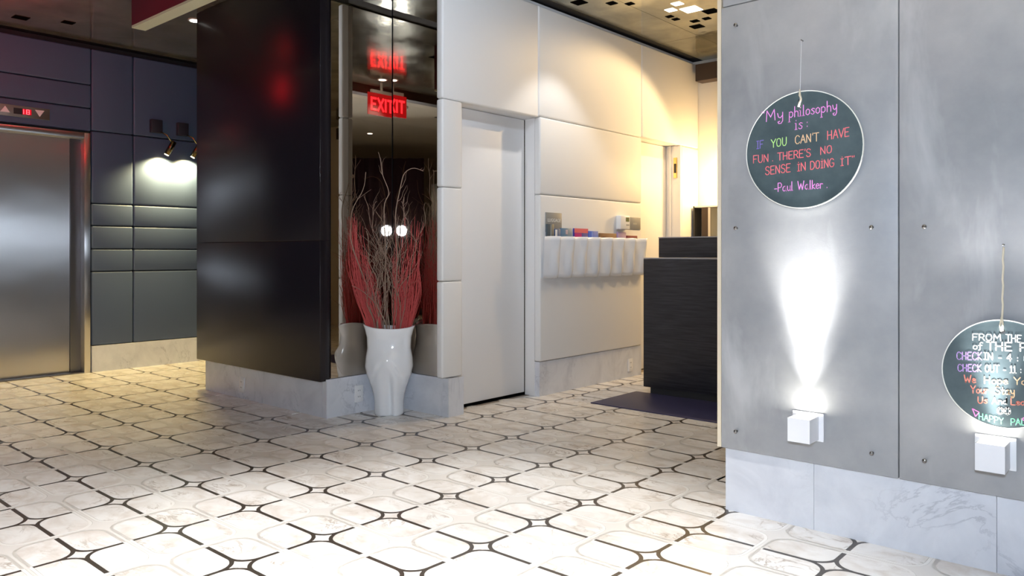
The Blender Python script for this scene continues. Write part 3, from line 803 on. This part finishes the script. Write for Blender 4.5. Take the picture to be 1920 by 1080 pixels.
for k in range(30):
    b0 = rnd.uniform(-.10, .09); hgt = rnd.uniform(1.02, 1.50)
    x1 = b0 * 1.4 + rnd.uniform(-.05, .06); x2 = x1 * 1.3 + rnd.uniform(-.10, .12)
    bm = bmesh.new()
    stem(bm, [(b0 * .4, .34, 0), (b0, .6, rnd.uniform(-.05, .03)), (x1, .6 + (hgt - .6) * .5, rnd.uniform(-.07, .02)), ((x1 + x2) / 2 + rnd.uniform(-.06, .06), .6 + (hgt - .6) * .8, rnd.uniform(-.08, .02)), (x2, hgt, rnd.uniform(-.08, .02))], rnd.uniform(.0022, .0038), .0010, .017, rnd, 5, 11, 30)
    obj('curly_branch', bm, M['brown_twig'], arr, VB, True)

# =================================================================== BROCHURE POCKETS
po = thing('wall_pockets', (XW, 5.32, 0.91), 'row of eight white vinyl pockets on the pale padded wall', 'wall pockets')
y0p, y1p, zb, zt = 4.578, 6.010, 0.908, 1.226
wp = (y1p - y0p) / 8
box('backing_strip', (XW - 0.0005, y0p, zb), (XW + 0.003, y1p, zt - 0.004), M['vinyl'], po)
def bm_pocket():
    bm = bmesh.new(); NS, NT = 12, 10; front, back = [], []
    for j in range(NT + 1):
        t = j / NT; fr, bk = [], []
        for i in range(NS + 1):
            s = i / NS
            d = (0.030 + 0.052 * (s / .72) ** 1.3 if s < .72 else 0.030 + 0.052 * math.cos((s - .72) / .28 * math.pi / 2)) * (0.55 + 0.45 * t ** 0.6) + 0.004 * math.sin(7 * s + 9 * t) * math.sin(math.pi * s)
            d += 0.006 * math.sin(math.pi * s) * gauss(t - .45, .2) * math.sin(14 * s)
            z = -0.318 * (1 - t) + 0.006 * math.sin(math.pi * s) * (t - 0.5) * (1 if t > .5 else 2.2)
            y = (s - .5) * wp
            fr.append(bm.verts.new((0.004 + max(0, d), y, z))); bk.append(bm.verts.new((0.002 + max(0, d - 0.003), y, z)))
        front.append(fr); back.append(bk)
    for A, fl in ((front, False), (back, True)):
        for j in range(NT):
            for i in range(NS):
                q = (A[j][i], A[j][i + 1], A[j + 1][i + 1], A[j + 1][i]); bm.faces.new(q[::-1] if fl else q)
    for i in range(NS):
        bm.faces.new((front[NT][i], front[NT][i + 1], back[NT][i + 1], back[NT][i]))
    low = [bm.verts.new((0.003, (i / NS - .5) * wp, -0.318)) for i in range(NS + 1)]
    for i in range(NS): bm.faces.new((front[0][i + 1], front[0][i], low[i], low[i + 1]))
    return bm
pk = None
for k in range(8):
    loc = (XW + 0.003, y0p + wp * (k + .5), zt)
    if pk is None: pk = obj('pocket', bm_pocket(), M['vinyl'], po, loc, True)
    else: link(bpy.data.objects.new('pocket', pk.data), loc, po)
# things in the pockets, placed by where they show above the rim
def rect_item(name, u0, u1, v0, label, cat, base, parts=(), x0=XW + 0.006, th=0.016, tilt=0.0, group='items in the wall pockets'):
    a = onx(u0, v0, x0 + th); b = onx(u1, v0, x0 + th)
    t = thing(name, (x0, (a.y + b.y) / 2, 1.10), label, cat, group)
    box('body', (x0, a.y, 1.10), (x0 + th, b.y, a.z), base, t, 0.0015)
    w = b.y - a.y
    for nm, f0, f1, g0, g1, m_ in parts:
        hh = 0.12
        box(nm, (x0 + th, a.y + w * f0, a.z - hh * g1), (x0 + th + 0.0012, a.y + w * f1, a.z - hh * g0), m_, t)
    return t
C = lambda n, c, r=0.4: M.setdefault(n, mat(n, c, r))
rect_item('brochure', 1026, 1039, 420, 'dark grey folded brochure standing in front of the luggage plaque', 'brochure', C('slate', (.075, .10, .12)), [('fold', .45, .60, .02, .95, C('pale_slate', (.28, .32, .34)))])
rect_item('leaflet', 1040.5, 1051, 429, 'blue and white leaflet between the dark brochure and the steel blue box', 'leaflet', C('deep_blue', (.05, .12, .28)), [('white_print', .05, .40, .05, .55, M['white_ink'])])
rect_item('carton', 1052, 1072, 427.5, 'steel blue carton with pale emblem in the wall pockets', 'box', C('steel_blue', (.12, .22, .34)), [('emblem', .42, .62, .10, .40, C('pale_pink', (.62, .50, .55))), ('white_print', .1, .8, .60, .95, M['white_ink'])])
rect_item('carton', 1077, 1102.5, 428, 'magenta and blue carton with coral top in the wall pockets', 'box', C('royal', (.06, .05, .34)), [('top_band', 0, 1, 0, .30, C('coral_card', (.80, .16, .18))), ('magenta_field', .02, .52, .32, 1, C('magenta_card', (.52, .02, .20)))])
rect_item('pouch', 1104, 1121.5, 433, 'bright blue pouch beside the magenta and blue carton', 'pouch', C('bright_blue', (.08, .16, .62)), [('crease', .3, .42, .05, .9, C('lighter_blue', (.25, .35, .80)))])
rect_item('paper_bag', 1125, 1156, 437, 'rolled brown paper bag in the wall pockets', 'bag', C('kraft', (.26, .14, .07)), [('dark_fold', .15, .32, .25, .9, C('dark_kraft', (.09, .03, .03))), ('label_patch', .6, .8, .3, .7, M['dark'])])
rect_item('card', 1158.5, 1174, 435, 'lilac card standing below the thermostat', 'card', C('lilac_card', (.48, .34, .52)))
rect_item('carton', 1176, 1195, 441.5, 'low maroon carton in the last of the wall pockets', 'box', C('maroon_card', (.24, .05, .06)), [('dark_side', .6, 1, .15, 1, C('dark_maroon', (.08, .01, .015)))])
# plaques and thermostat
def text_mesh(name, s, size, m, parent, loc, rot):
    c = bpy.data.curves.new(name, 'FONT'); c.body = s; c.size = size; c.align_x = 'CENTER'; c.align_y = 'CENTER'; c.extrude = 0.0004
    tmp = bpy.data.objects.new('tmp_text', c); COL.objects.link(tmp)
    dg = bpy.context.evaluated_depsgraph_get(); dg.update()
    me = bpy.data.meshes.new_from_object(tmp.evaluated_get(dg)); bpy.data.objects.remove(tmp)
    me.materials.clear(); me.materials.append(m)
    o = bpy.data.objects.new(name, me); link(o, loc, parent); o.rotation_euler = rot
    return o
ROTX = (math.pi / 2, 0, math.pi / 2)   # text facing +x
lp = thing('luggage_plaque', (XW, 4.73, 1.36), 'grey plaque lettered luggage on the pale padded wall', 'plaque')
box('plate', (XW - 0.001, 4.632, 1.262), (XW + 0.006, 4.832, 1.413), M['grey_plaque'], lp, 0.001)
text_mesh('lettering', 'LUGGAGE', 0.036, M['white_ink'], lp, (XW + 0.0065, 4.735, 1.352), ROTX)
p2 = thing('wall_plaque', (XW, 5.90, 1.36), 'small grey square plaque beside the thermostat', 'plaque')
box('plate', (XW - 0.001, 5.80, 1.310), (XW + 0.006, 5.990, 1.416), M['grey_plaque'], p2, 0.001)
box('faint_print', (XW + 0.006, 5.865, 1.352), (XW + 0.0066, 5.93, 1.368), M['pale_ink'], p2)
th = thing('thermostat', (XW, 5.69, 1.36), 'white wall thermostat with small grey display', 'thermostat')
box('body', (XW - 0.001, 5.60, 1.302), (XW + 0.048, 5.755, 1.425), M['plate'], th, 0.010, 3)
box('display', (XW + 0.048, 5.685, 1.372), (XW + 0.0495, 5.738, 1.408), M['lcd'], th)
box('button', (XW + 0.048, 5.690, 1.340), (XW + 0.051, 5.735, 1.347), M['grey_plaque'], th)

# =================================================================== RECEPTION
de = thing('reception_desk', (-2.4, 5.6, 0), 'dark wood reception desk with raised ledge, partly behind the concrete wall', 'desk')
box('front_panel', (-3.24, 5.24, 0.052), (-1.62, 5.275, 1.052), M['desk_wood'], de, 0.002)
box('side_panel', (-3.24, 5.2765, 0.052), (-3.205, 5.95, 1.052), M['desk_wood'], de, 0.002)
box('kickboard', (-3.19, 5.262, 0.0), (-1.62, 5.30, 0.0515), M['dark'], de)
box('worktop', (-3.24, 5.24, 1.053), (-1.62, 5.95, 1.062), C('worktop', (.30, .30, .32), .3), de, 0.002)
box('upper_panel', (-3.24, 5.47, 1.063), (-1.62, 5.505, 1.218), M['desk_wood'], de, 0.002)
box('upper_top', (-3.24, 5.465, 1.219), (-1.62, 5.80, 1.227), C('worktop', (.30, .30, .32), .3), de, 0.001)
ma = box('floor_mat', (-3.305, 4.62, 0.0), (-1.70, 5.235, 0.008), M['mat'], None, 0.002)
tag(ma, 'dark navy floor mat in front of the reception desk', 'mat')
sc_ = thing('wall_sconce', (-3.33, 7.09, 1.85), 'warm glowing sconce on the cream back wall behind the concrete wall', 'sconce')
box('back_plate', (-3.37, 7.075, 1.72), (-3.29, 7.0895, 1.98), M['brass'], sc_, 0.003)
tube('shade', [(-3.33, 7.0, 1.74), (-3.33, 7.0, 1.98)], [0.05, 0.062], emit('sconce_glow', (1.0, .75, .42), 6.0), sc_, 24)
tube('arm', [(-3.33, 7.076, 1.80), (-3.33, 7.04, 1.80)], 0.008, M['brass'], sc_)
point('glow', (-3.33, 6.90, 1.85), RECEPTION_LAMP_W, WARM, 0.06, sc_)
cb = thing('wall_cabinet', (-3.5, 7.0, 1.2), 'small framed wall cabinet with dark inside behind the reception desk', 'cabinet')
box('side', (-3.715, 6.93, 1.05), (-3.700, 7.089, 1.562), M['dark'], cb)
box('top', (-3.699, 6.93, 1.548), (-3.20, 7.089, 1.562), M['white_paint'], cb)
box('back', (-3.699, 7.075, 1.05), (-3.20, 7.089, 1.547), M['cream'], cb)
box('door', (-3.622, 6.93, 1.05), (-3.555, 6.945, 1.545), M['dark_wood'], cb)
box('edge', (-3.554, 6.93, 1.05), (-3.53, 6.945, 1.545), M['chrome'], cb)

# =================================================================== SCONCES ON THE CONCRETE
def sconce(x, z, label, k=1.0):
    t = thing('cube_sconce', (x, YW, z), label, 'wall light', 'cube uplights on the concrete wall')
    box('back_plate', (x - 0.061, YW - 0.009, z - 0.055), (x + 0.061, YW - 0.0005, z + 0.055), M['sconce'], t, 0.0015)
    x0, x1, y0, y1, zb_, zt_ = x - 0.043, x + 0.043, YW - 0.105, YW - 0.0095, z - 0.048, z + 0.043
    w = 0.004
    bm = bmesh.new()
    for a, b in (((x0, y0, zb_), (x1, y0 + w, zt_)), ((x0, y1 - w, zb_), (x1, y1, zt_)), ((x0, y0 + w, zb_), (x0 + w, y1 - w, zt_)), ((x1 - w, y0 + w, zb_), (x1, y1 - w, zt_)), ((x0 + w, y0 + w, zb_), (x1 - w, y1 - w, zb_ + w))):
        r = bmesh.ops.create_cube(bm, size=1)['verts']
        bmesh.ops.scale(bm, vec=[b[i] - a[i] for i in range(3)], verts=r); bmesh.ops.translate(bm, vec=[(a[i] + b[i]) / 2 - (x, YW, z)[i] for i in range(3)], verts=r)
    obj('cube_body', bm, M['sconce'], t, (x, YW, z))
    box('diffuser', (x0 + w, y0 + w, zt_ - 0.010), (x1 - w, y1 - w, zt_ - 0.007), emit('sconce_lens', (1.0, .97, .9), 2.0), t)
    cy_ = (y0 + y1) / 2
    spot('beam', (x, cy_, zt_ + 0.001), (x, cy_ - 0.104, zt_ + 0.45), SCONCE_SPOT_W * k, NEUTRAL, 56, 1.0, 0.010, t)
    spot('near_beam', (x, cy_, zt_ + 0.001), (x, cy_, zt_ + 0.45), 20.0 * k * k, NEUTRAL, 54, 1.0, 0.010, t)
    d = bpy.data.lights.new('wide_beam', 'AREA'); d.shape = 'DISK'; d.size = 0.04; d.energy = SCONCE_WIDE_W; d.color = (1, .96, .86)
    o = bpy.data.objects.new('wide_beam', d); o.rotation_euler = (math.pi, 0, 0); link(o, (x, cy_, zt_ - 0.003), t)
sconce(-1.141, 0.417, 'white cube uplight below the large round chalkboard')
sconce(-0.505, 0.422, 'white cube uplight below the small round chalkboard', 0.55)

# =================================================================== ROUND CHALKBOARDS
GL = {  # single-stroke letters on a 1-high grid: list of strokes, then the advance
 'A': ([[(0, 0), (.3, 1), (.6, 0)], [(.12, .38), (.48, .38)]], .72), 'C': ([[(.55, .82), (.4, 1), (.2, 1), (.02, .75), (.02, .25), (.2, 0), (.42, 0), (.57, .18)]], .7),
 'D': ([[(.05, 0), (.05, 1), (.35, 1), (.58, .75), (.58, .25), (.35, 0), (.05, 0)]], .74), 'E': ([[(.55, 1), (.05, 1), (.05, 0), (.55, 0)], [(.05, .52), (.45, .52)]], .68),
 'F': ([[(.55, 1), (.05, 1), (.05, 0)], [(.05, .52), (.42, .52)]], .64), 'G': ([[(.56, .82), (.4, 1), (.2, 1), (.02, .75), (.02, .25), (.2, 0), (.45, 0), (.58, .2), (.58, .45), (.35, .45)]], .74),
 'H': ([[(.05, 0), (.05, 1)], [(.55, 0), (.55, 1)], [(.05, .5), (.55, .5)]], .74), 'I': ([[(.15, 0), (.15, 1)], [(0, 1), (.3, 1)], [(0, 0), (.3, 0)]], .44),
 'J': ([[(.15, 0), (.15, .85)], [(.02, .85), (.28, .85)], [(.02, 0), (.28, 0)], [(.15, 1.05), (.15, 1.1)]], .42),
 'K': ([[(.05, 0), (.05, 1)], [(.52, 1), (.05, .45), (.55, 0)]], .68), 'L': ([[(.05, 1), (.05, 0), (.5, 0)]], .6), 'M': ([[(.03, 0), (.08, 1), (.36, .35), (.64, 1), (.70, 0)]], .86),
 'N': ([[(.05, 0), (.05, 1), (.55, 0), (.55, 1)]], .74), 'O': ([[(.3, 1), (.1, .9), (.02, .5), (.1, .1), (.3, 0), (.5, .1), (.58, .5), (.5, .9), (.3, 1)]], .74),
 'P': ([[(.05, 0), (.05, 1), (.38, 1), (.54, .8), (.5, .55), (.35, .45), (.05, .45)]], .66), 'R': ([[(.05, 0), (.05, 1), (.38, 1), (.54, .8), (.5, .58), (.35, .48), (.05, .48)], [(.3, .48), (.58, 0)]], .7),
 'S': ([[(.53, .85), (.38, 1), (.18, 1), (.04, .82), (.1, .6), (.45, .44), (.55, .2), (.4, 0), (.15, 0), (.02, .18)]], .68), 'T': ([[(0, 1), (.6, 1)], [(.3, 1), (.3, 0)]], .7),
 'U': ([[(.05, 1), (.05, .25), (.18, 0), (.42, 0), (.55, .25), (.55, 1)]], .72), 'V': ([[(0, 1), (.3, 0), (.6, 1)]], .7), 'W': ([[(0, 1), (.18, 0), (.4, .7), (.6, 0), (.8, 1)]], .92), 'Y': ([[(0, 1), (.3, .5), (.6, 1)], [(.3, .5), (.3, 0)]], .7),
 'a': ([[(.42, .5), (.25, .58), (.06, .42), (.04, .15), (.2, 0), (.4, .12), (.42, .55), (.42, .08), (.52, 0)]], .62), 'c': ([[(.42, .48), (.25, .58), (.05, .42), (.05, .12), (.25, 0), (.44, .1)]], .54), 'd': ([[(.42, .45), (.22, .56), (.04, .35), (.06, .1), (.22, 0), (.42, .15), (.42, 1), (.42, 0)]], .58),
 'e': ([[(.05, .3), (.42, .32), (.38, .52), (.2, .58), (.05, .4), (.06, .12), (.22, 0), (.44, .1)]], .54), 'f': ([[(.4, .92), (.28, 1), (.16, .9), (.15, -.1), (.02, -.12)], [(.0, .55), (.34, .55)]], .46), 'h': ([[(.05, 0), (.05, 1.02)], [(.05, .4), (.2, .57), (.38, .5), (.42, .3), (.42, 0)]], .58),
 'i': ([[(.08, 0), (.08, .58)], [(.08, .8), (.08, .86)], [(-.02, 0), (.18, 0)], [(-.02, .58), (.08, .58)]], .32), 'k': ([[(.05, 0), (.05, 1)], [(.38, .55), (.05, .25), (.42, 0)]], .5), 'l': ([[(.08, 0), (.08, 1.02)], [(-.02, 0), (.2, 0)]], .3),
 'm': ([[(.03, 0), (.03, .56)], [(.03, .42), (.16, .57), (.28, .45), (.28, 0)], [(.28, .42), (.42, .57), (.54, .45), (.54, 0)]], .68), 'n': ([[(.05, 0), (.05, .56)], [(.05, .4), (.2, .57), (.38, .5), (.42, .3), (.42, 0)]], .56), 'o': ([[(.25, .58), (.06, .45), (.05, .13), (.23, 0), (.42, .13), (.43, .43), (.25, .58)]], .56),
 'p': ([[(.05, .56), (.05, -.42)], [(.05, .42), (.22, .58), (.42, .45), (.43, .15), (.25, 0), (.05, .12)], [(-.05, -.42), (.15, -.42)]], .58), 'r': ([[(.05, 0), (.05, .56)], [(.05, .38), (.2, .56), (.36, .5)]], .44), 's': ([[(.38, .5), (.22, .58), (.06, .46), (.36, .2), (.3, .03), (.14, 0), (.02, .1)]], .48),
 't': ([[(.16, .9), (.16, .1), (.26, 0), (.36, .06)], [(0, .58), (.34, .58)]], .44), 'u': ([[(.05, .56), (.05, .15), (.18, 0), (.36, .1), (.42, .3)], [(.42, .56), (.42, 0)]], .56), 'w': ([[(0, .56), (.13, 0), (.27, .42), (.42, 0), (.55, .56)]], .64), 'y': ([[(.03, .56), (.1, .2), (.25, .1), (.4, .3)], [(.42, .58), (.42, -.2), (.3, -.42), (.12, -.40), (.06, -.25), (.2, -.2)]], .56),
 '0': ([[(.25, 1), (.06, .8), (.05, .2), (.25, 0), (.45, .2), (.45, .8), (.25, 1)]], .6), '1': ([[(.05, .8), (.2, 1), (.2, 0)], [(.02, 0), (.38, 0)]], .48), '4': ([[(.4, 0), (.4, 1), (.02, .35), (.55, .35)]], .66), ':': ([[(.08, .1), (.08, .16)], [(.08, .5), (.08, .56)]], .28), '.': ([[(.08, 0), (.08, .06)]], .26), ',': ([[(.1, .08), (.04, -.12)]], .26),
 '-': ([[(.02, .35), (.34, .35)]], .46), "'": ([[(.1, 1.05), (.06, .82)]], .24), '"': ([[(.04, 1.0), (.02, .84)], [(.2, 1.0), (.18, .84)]], .34), ' ': ([], .5),
}
def ink(parent, text, p0, p1, hpx, m, ybrd, stroke=0.0032, name='lettering'):
    """writes text from pixel p0 to p1 along its baseline, on the board plane y=ybrd; hpx = capital height in pixels"""
    a = ony(*p0, ybrd); b = ony(*p1, ybrd)
    hh = (ony(p0[0], p0[1] - hpx, ybrd) - a).z
    d = b - a; wid = sum(GL[c][1] for c in text) - 0.12; sx = d.length / wid; dirv = d.normalized(); upv = Vector((0, 0, 1))
    bm = bmesh.new(); cur = 0
    def P2(x, y): return dirv * (x * sx) + upv * (y * hh)
    nrm = Vector((0, -1, 0))
    for c in text:
        for s in GL[c][0]:
            pts = [P2(cur + x, y) for x, y in s]
            for p, q in zip(pts[:-1], pts[1:]):
                t = (q - p); 
                if t.length < 1e-7: continue
                n = t.normalized().cross(nrm) * stroke / 2
                bm.faces.new([bm.verts.new(k) for k in (p - n, q - n, q + n, p + n)])
            for p in pts:
                bm.faces.new([bm.verts.new(p + Vector((math.cos(k * math.pi / 4), 0, math.sin(k * math.pi / 4))) * stroke / 2) for k in range(8)])
        cur += GL[c][1]
    return obj(name, bm, m, parent, a)
def chalkboard(cx, cz, r, hole, label):
    yb = YW - 0.030; t = thing('round_chalkboard', (cx, yb, cz), label, 'sign', 'round chalkboard signs')
    bm = bmesh.new(); n = 72; R0 = []
    out_f = ring(bm, [(r * math.cos(2 * math.pi * k / n), 0, r * math.sin(2 * math.pi * k / n)) for k in range(n)])
    hx, hz = hole[0] - cx, hole[1] - cz
    in_f = ring(bm, [(hx + .0085 * math.cos(2 * math.pi * k / n), 0, hz + .0085 * math.sin(2 * math.pi * k / n)) for k in range(n)])
    out_b = ring(bm, [(v_.co.x, .008, v_.co.z) for v_ in out_f]); in_b = ring(bm, [(v_.co.x, .008, v_.co.z) for v_ in in_f])
    bridge(bm, out_f, in_f); bridge(bm, in_b, out_b); bridge(bm, out_b, out_f); bridge(bm, in_f, in_b)
    bmesh.ops.recalc_face_normals(bm, faces=bm.faces)
    obj('board', bm, M['board'], t, (cx, yb, cz))
    bm = bmesh.new(); K = 72
    prev = first = None
    for k in range(K):
        a = 2 * math.pi * k / K; c = Vector((math.cos(a), 0, math.sin(a)))
        rr = ring(bm, [c * (r + .0005) + Vector((0, -.0012, 0)), c * (r + .0036) + Vector((0, -.0012, 0)), c * (r + .0036) + Vector((0, .0085, 0)), c * (r + .0005) + Vector((0, .0085, 0))])
        if prev: bridge(bm, prev, rr)
        else: first = rr
        prev = rr
    bridge(bm, prev, first)
    bmesh.ops.recalc_face_normals(bm, faces=bm.faces)
    obj('rim', bm, M['rim'], t, (cx, yb, cz))
    return t, yb
t1, yb1 = chalkboard(-1.156, 1.507, 0.228, (-1.163, 1.700), 'large round chalkboard with pink and red quote hanging on a thread')
yi = yb1 - 0.0007
ink(t1, '"My', (1428, 230), (1468, 222), 20, INK['pink'], yi)
ink(t1, 'philosophy', (1479, 221), (1569, 207), 19, INK['pink'], yi)
ink(t1, 'is', (1491, 243), (1504, 241), 20, INK['pink'], yi); ink(t1, ':', (1513, 239), (1514, 239), 18, INK['pink'], yi)
ink(t1, 'IF', (1419, 279), (1431, 277), 14, INK['purple'], yi, .0034)
ink(t1, 'YOU', (1446, 277), (1475, 272), 15, INK['lime'], yi)
ink(t1, "CAN'T", (1491, 270), (1535, 264), 15, INK['peach'], yi)
ink(t1, 'HAVE', (1551, 262), (1592, 255), 16, INK['red'], yi)
ink(t1, 'FUN', (1412, 306), (1441, 303), 14, INK['red'], yi); ink(t1, '.', (1448, 302), (1449, 302), 14, INK['red'], yi)
ink(t1, "THERE'S", (1458, 301), (1520, 293), 14, INK['red'], yi)
ink(t1, 'NO', (1538, 290), (1560, 286), 14, INK['red'], yi)
ink(t1, 'SENSE', (1435, 328), (1482, 322), 15, INK['red'], yi)
ink(t1, 'JN', (1495, 321), (1511, 319), 15, INK['red'], yi)
ink(t1, 'DOJNG', (1519, 318), (1564, 312), 15, INK['red'], yi)
ink(t1, 'JT"', (1576, 311), (1602, 307), 15, INK['red'], yi)
ink(t1, '-Paul', (1452, 360), (1486, 357), 16, INK['pink'], yi)
ink(t1, 'Walker', (1496, 356), (1542, 353), 16, INK['pink'], yi); ink(t1, '.', (1550, 352), (1551, 352), 16, INK['pink'], yi)
tube('thread', [(-1.163, YW - 0.018, 1.94), (-1.163, yb1 - 0.002, 1.72), (-1.163, yb1 - .003, 1.702)], 0.0013, M['thread'], t1, 6)
tube('knot', [(-1.168, yb1 - .004, 1.676), (-1.164, yb1 - .006, 1.690), (-1.157, yb1 - .006, 1.706), (-1.163, yb1 - .005, 1.722), (-1.163, yb1 - .004, 1.745)], [.004, .005, .0035, .005, .002], M['twine'], t1, 8)
tube('nail', [(-1.163, YW + 0.001, 1.942), (-1.163, YW - 0.02, 1.942)], 0.0022, M['screw'], t1, 8)
t2, yb2 = chalkboard(-0.481, 0.693, 0.179, (-0.481, 0.835), 'small round chalkboard with check-in times hanging on a twine loop')
yi = yb2 - 0.0007
ink(t2, 'FROM', (1823, 638), (1877, 639), 12, INK['white'], yi, .0034)
ink(t2, 'THE', (1886, 640), (1915, 642), 13, INK['white'], yi, .0034)
ink(t2, 'of', (1824, 655), (1841, 655), 13, INK['white'], yi, .0036)
ink(t2, 'THE P', (1850, 656), (1925, 659), 15, INK['white'], yi, .0044)
ink(t2, 'CHECK', (1794, 674), (1841, 675), 14, INK['lilac'], yi, .0032)
ink(t2, 'IN - 4 : 00', (1845, 674), (1938, 680), 13, INK['white'], yi, .0036)
ink(t2, 'CHECK', (1796, 696), (1840, 697), 13, INK['lilac'], yi, .0032)
ink(t2, 'OUT - 11 : 00', (1847, 697), (1938, 701), 13, INK['white'], yi, .0036)
ink(t2, 'We', (1808, 717), (1829, 718), 14, INK['coral'], yi, .0034)
ink(t2, 'Hope You', (1845, 719), (1935, 722), 13, INK['peach'], yi, .0034)
ink(t2, 'Your', (1820, 737), (1852, 738), 14, INK['coral'], yi, .0034)
ink(t2, 'Stay', (1866, 739), (1902, 740), 14, INK['peach'], yi, .0034)
ink(t2, 'Us', (1833, 756), (1851, 756), 12, INK['coral'], yi, .0034)
ink(t2, 'And', (1860, 757), (1888, 758), 12, INK['white'], yi, .0034)
ink(t2, 'Lea', (1895, 759), (1922, 760), 12, INK['coral'], yi, .0034)
ink(t2, '00', (1870, 776), (1894, 777), 12, INK['white'], yi, .006)
ink(t2, 'HAPPY', (1835, 786), (1881, 796), 12, INK['green'], yi, .0030)
ink(t2, 'PAL', (1895, 797), (1922, 797), 12, INK['green'], yi, .0030)
for q in (((1823, 766), (1836, 773), (1829, 781)), ((1914, 786), (1924, 782), (1926, 790))):
    bm = bmesh.new(); P3 = [ony(*k, yi) for k in q]; 
    for p, r_ in ((P3[0], P3[1]), (P3[1], P3[2]), (P3[2], P3[0])):
        n = (r_ - p).normalized().cross(Vector((0, -1, 0))) * .0016
        bm.faces.new([bm.verts.new(k - P3[0]) for k in (p - n, r_ - n, r_ + n, p + n)])
    obj('triangle_mark', bm, INK['magenta'], t2, P3[0])
tw = []
for k in range(14):
    z = 0.838 + (1.12 - 0.838) * k / 13
    tw.append((-0.481 + 0.0012 * math.sin(k * 2.1), yb2 - 0.004 + (YW - 0.012 - yb2 + 0.004) * k / 13, z))
tube('twine', tw, 0.0032, M['twine'], t2, 6)
tube('twine_loop', [(-.484, yb2 - .004, .836), (-.488, yb2 - .004, .855), (-.483, yb2 - .003, .885)], .0022, M['twine'], t2, 6)
tube('nail', [(-0.481, YW + 0.001, 1.128), (-0.481, YW - 0.02, 1.128)], 0.003, M['screw'], t2, 8)
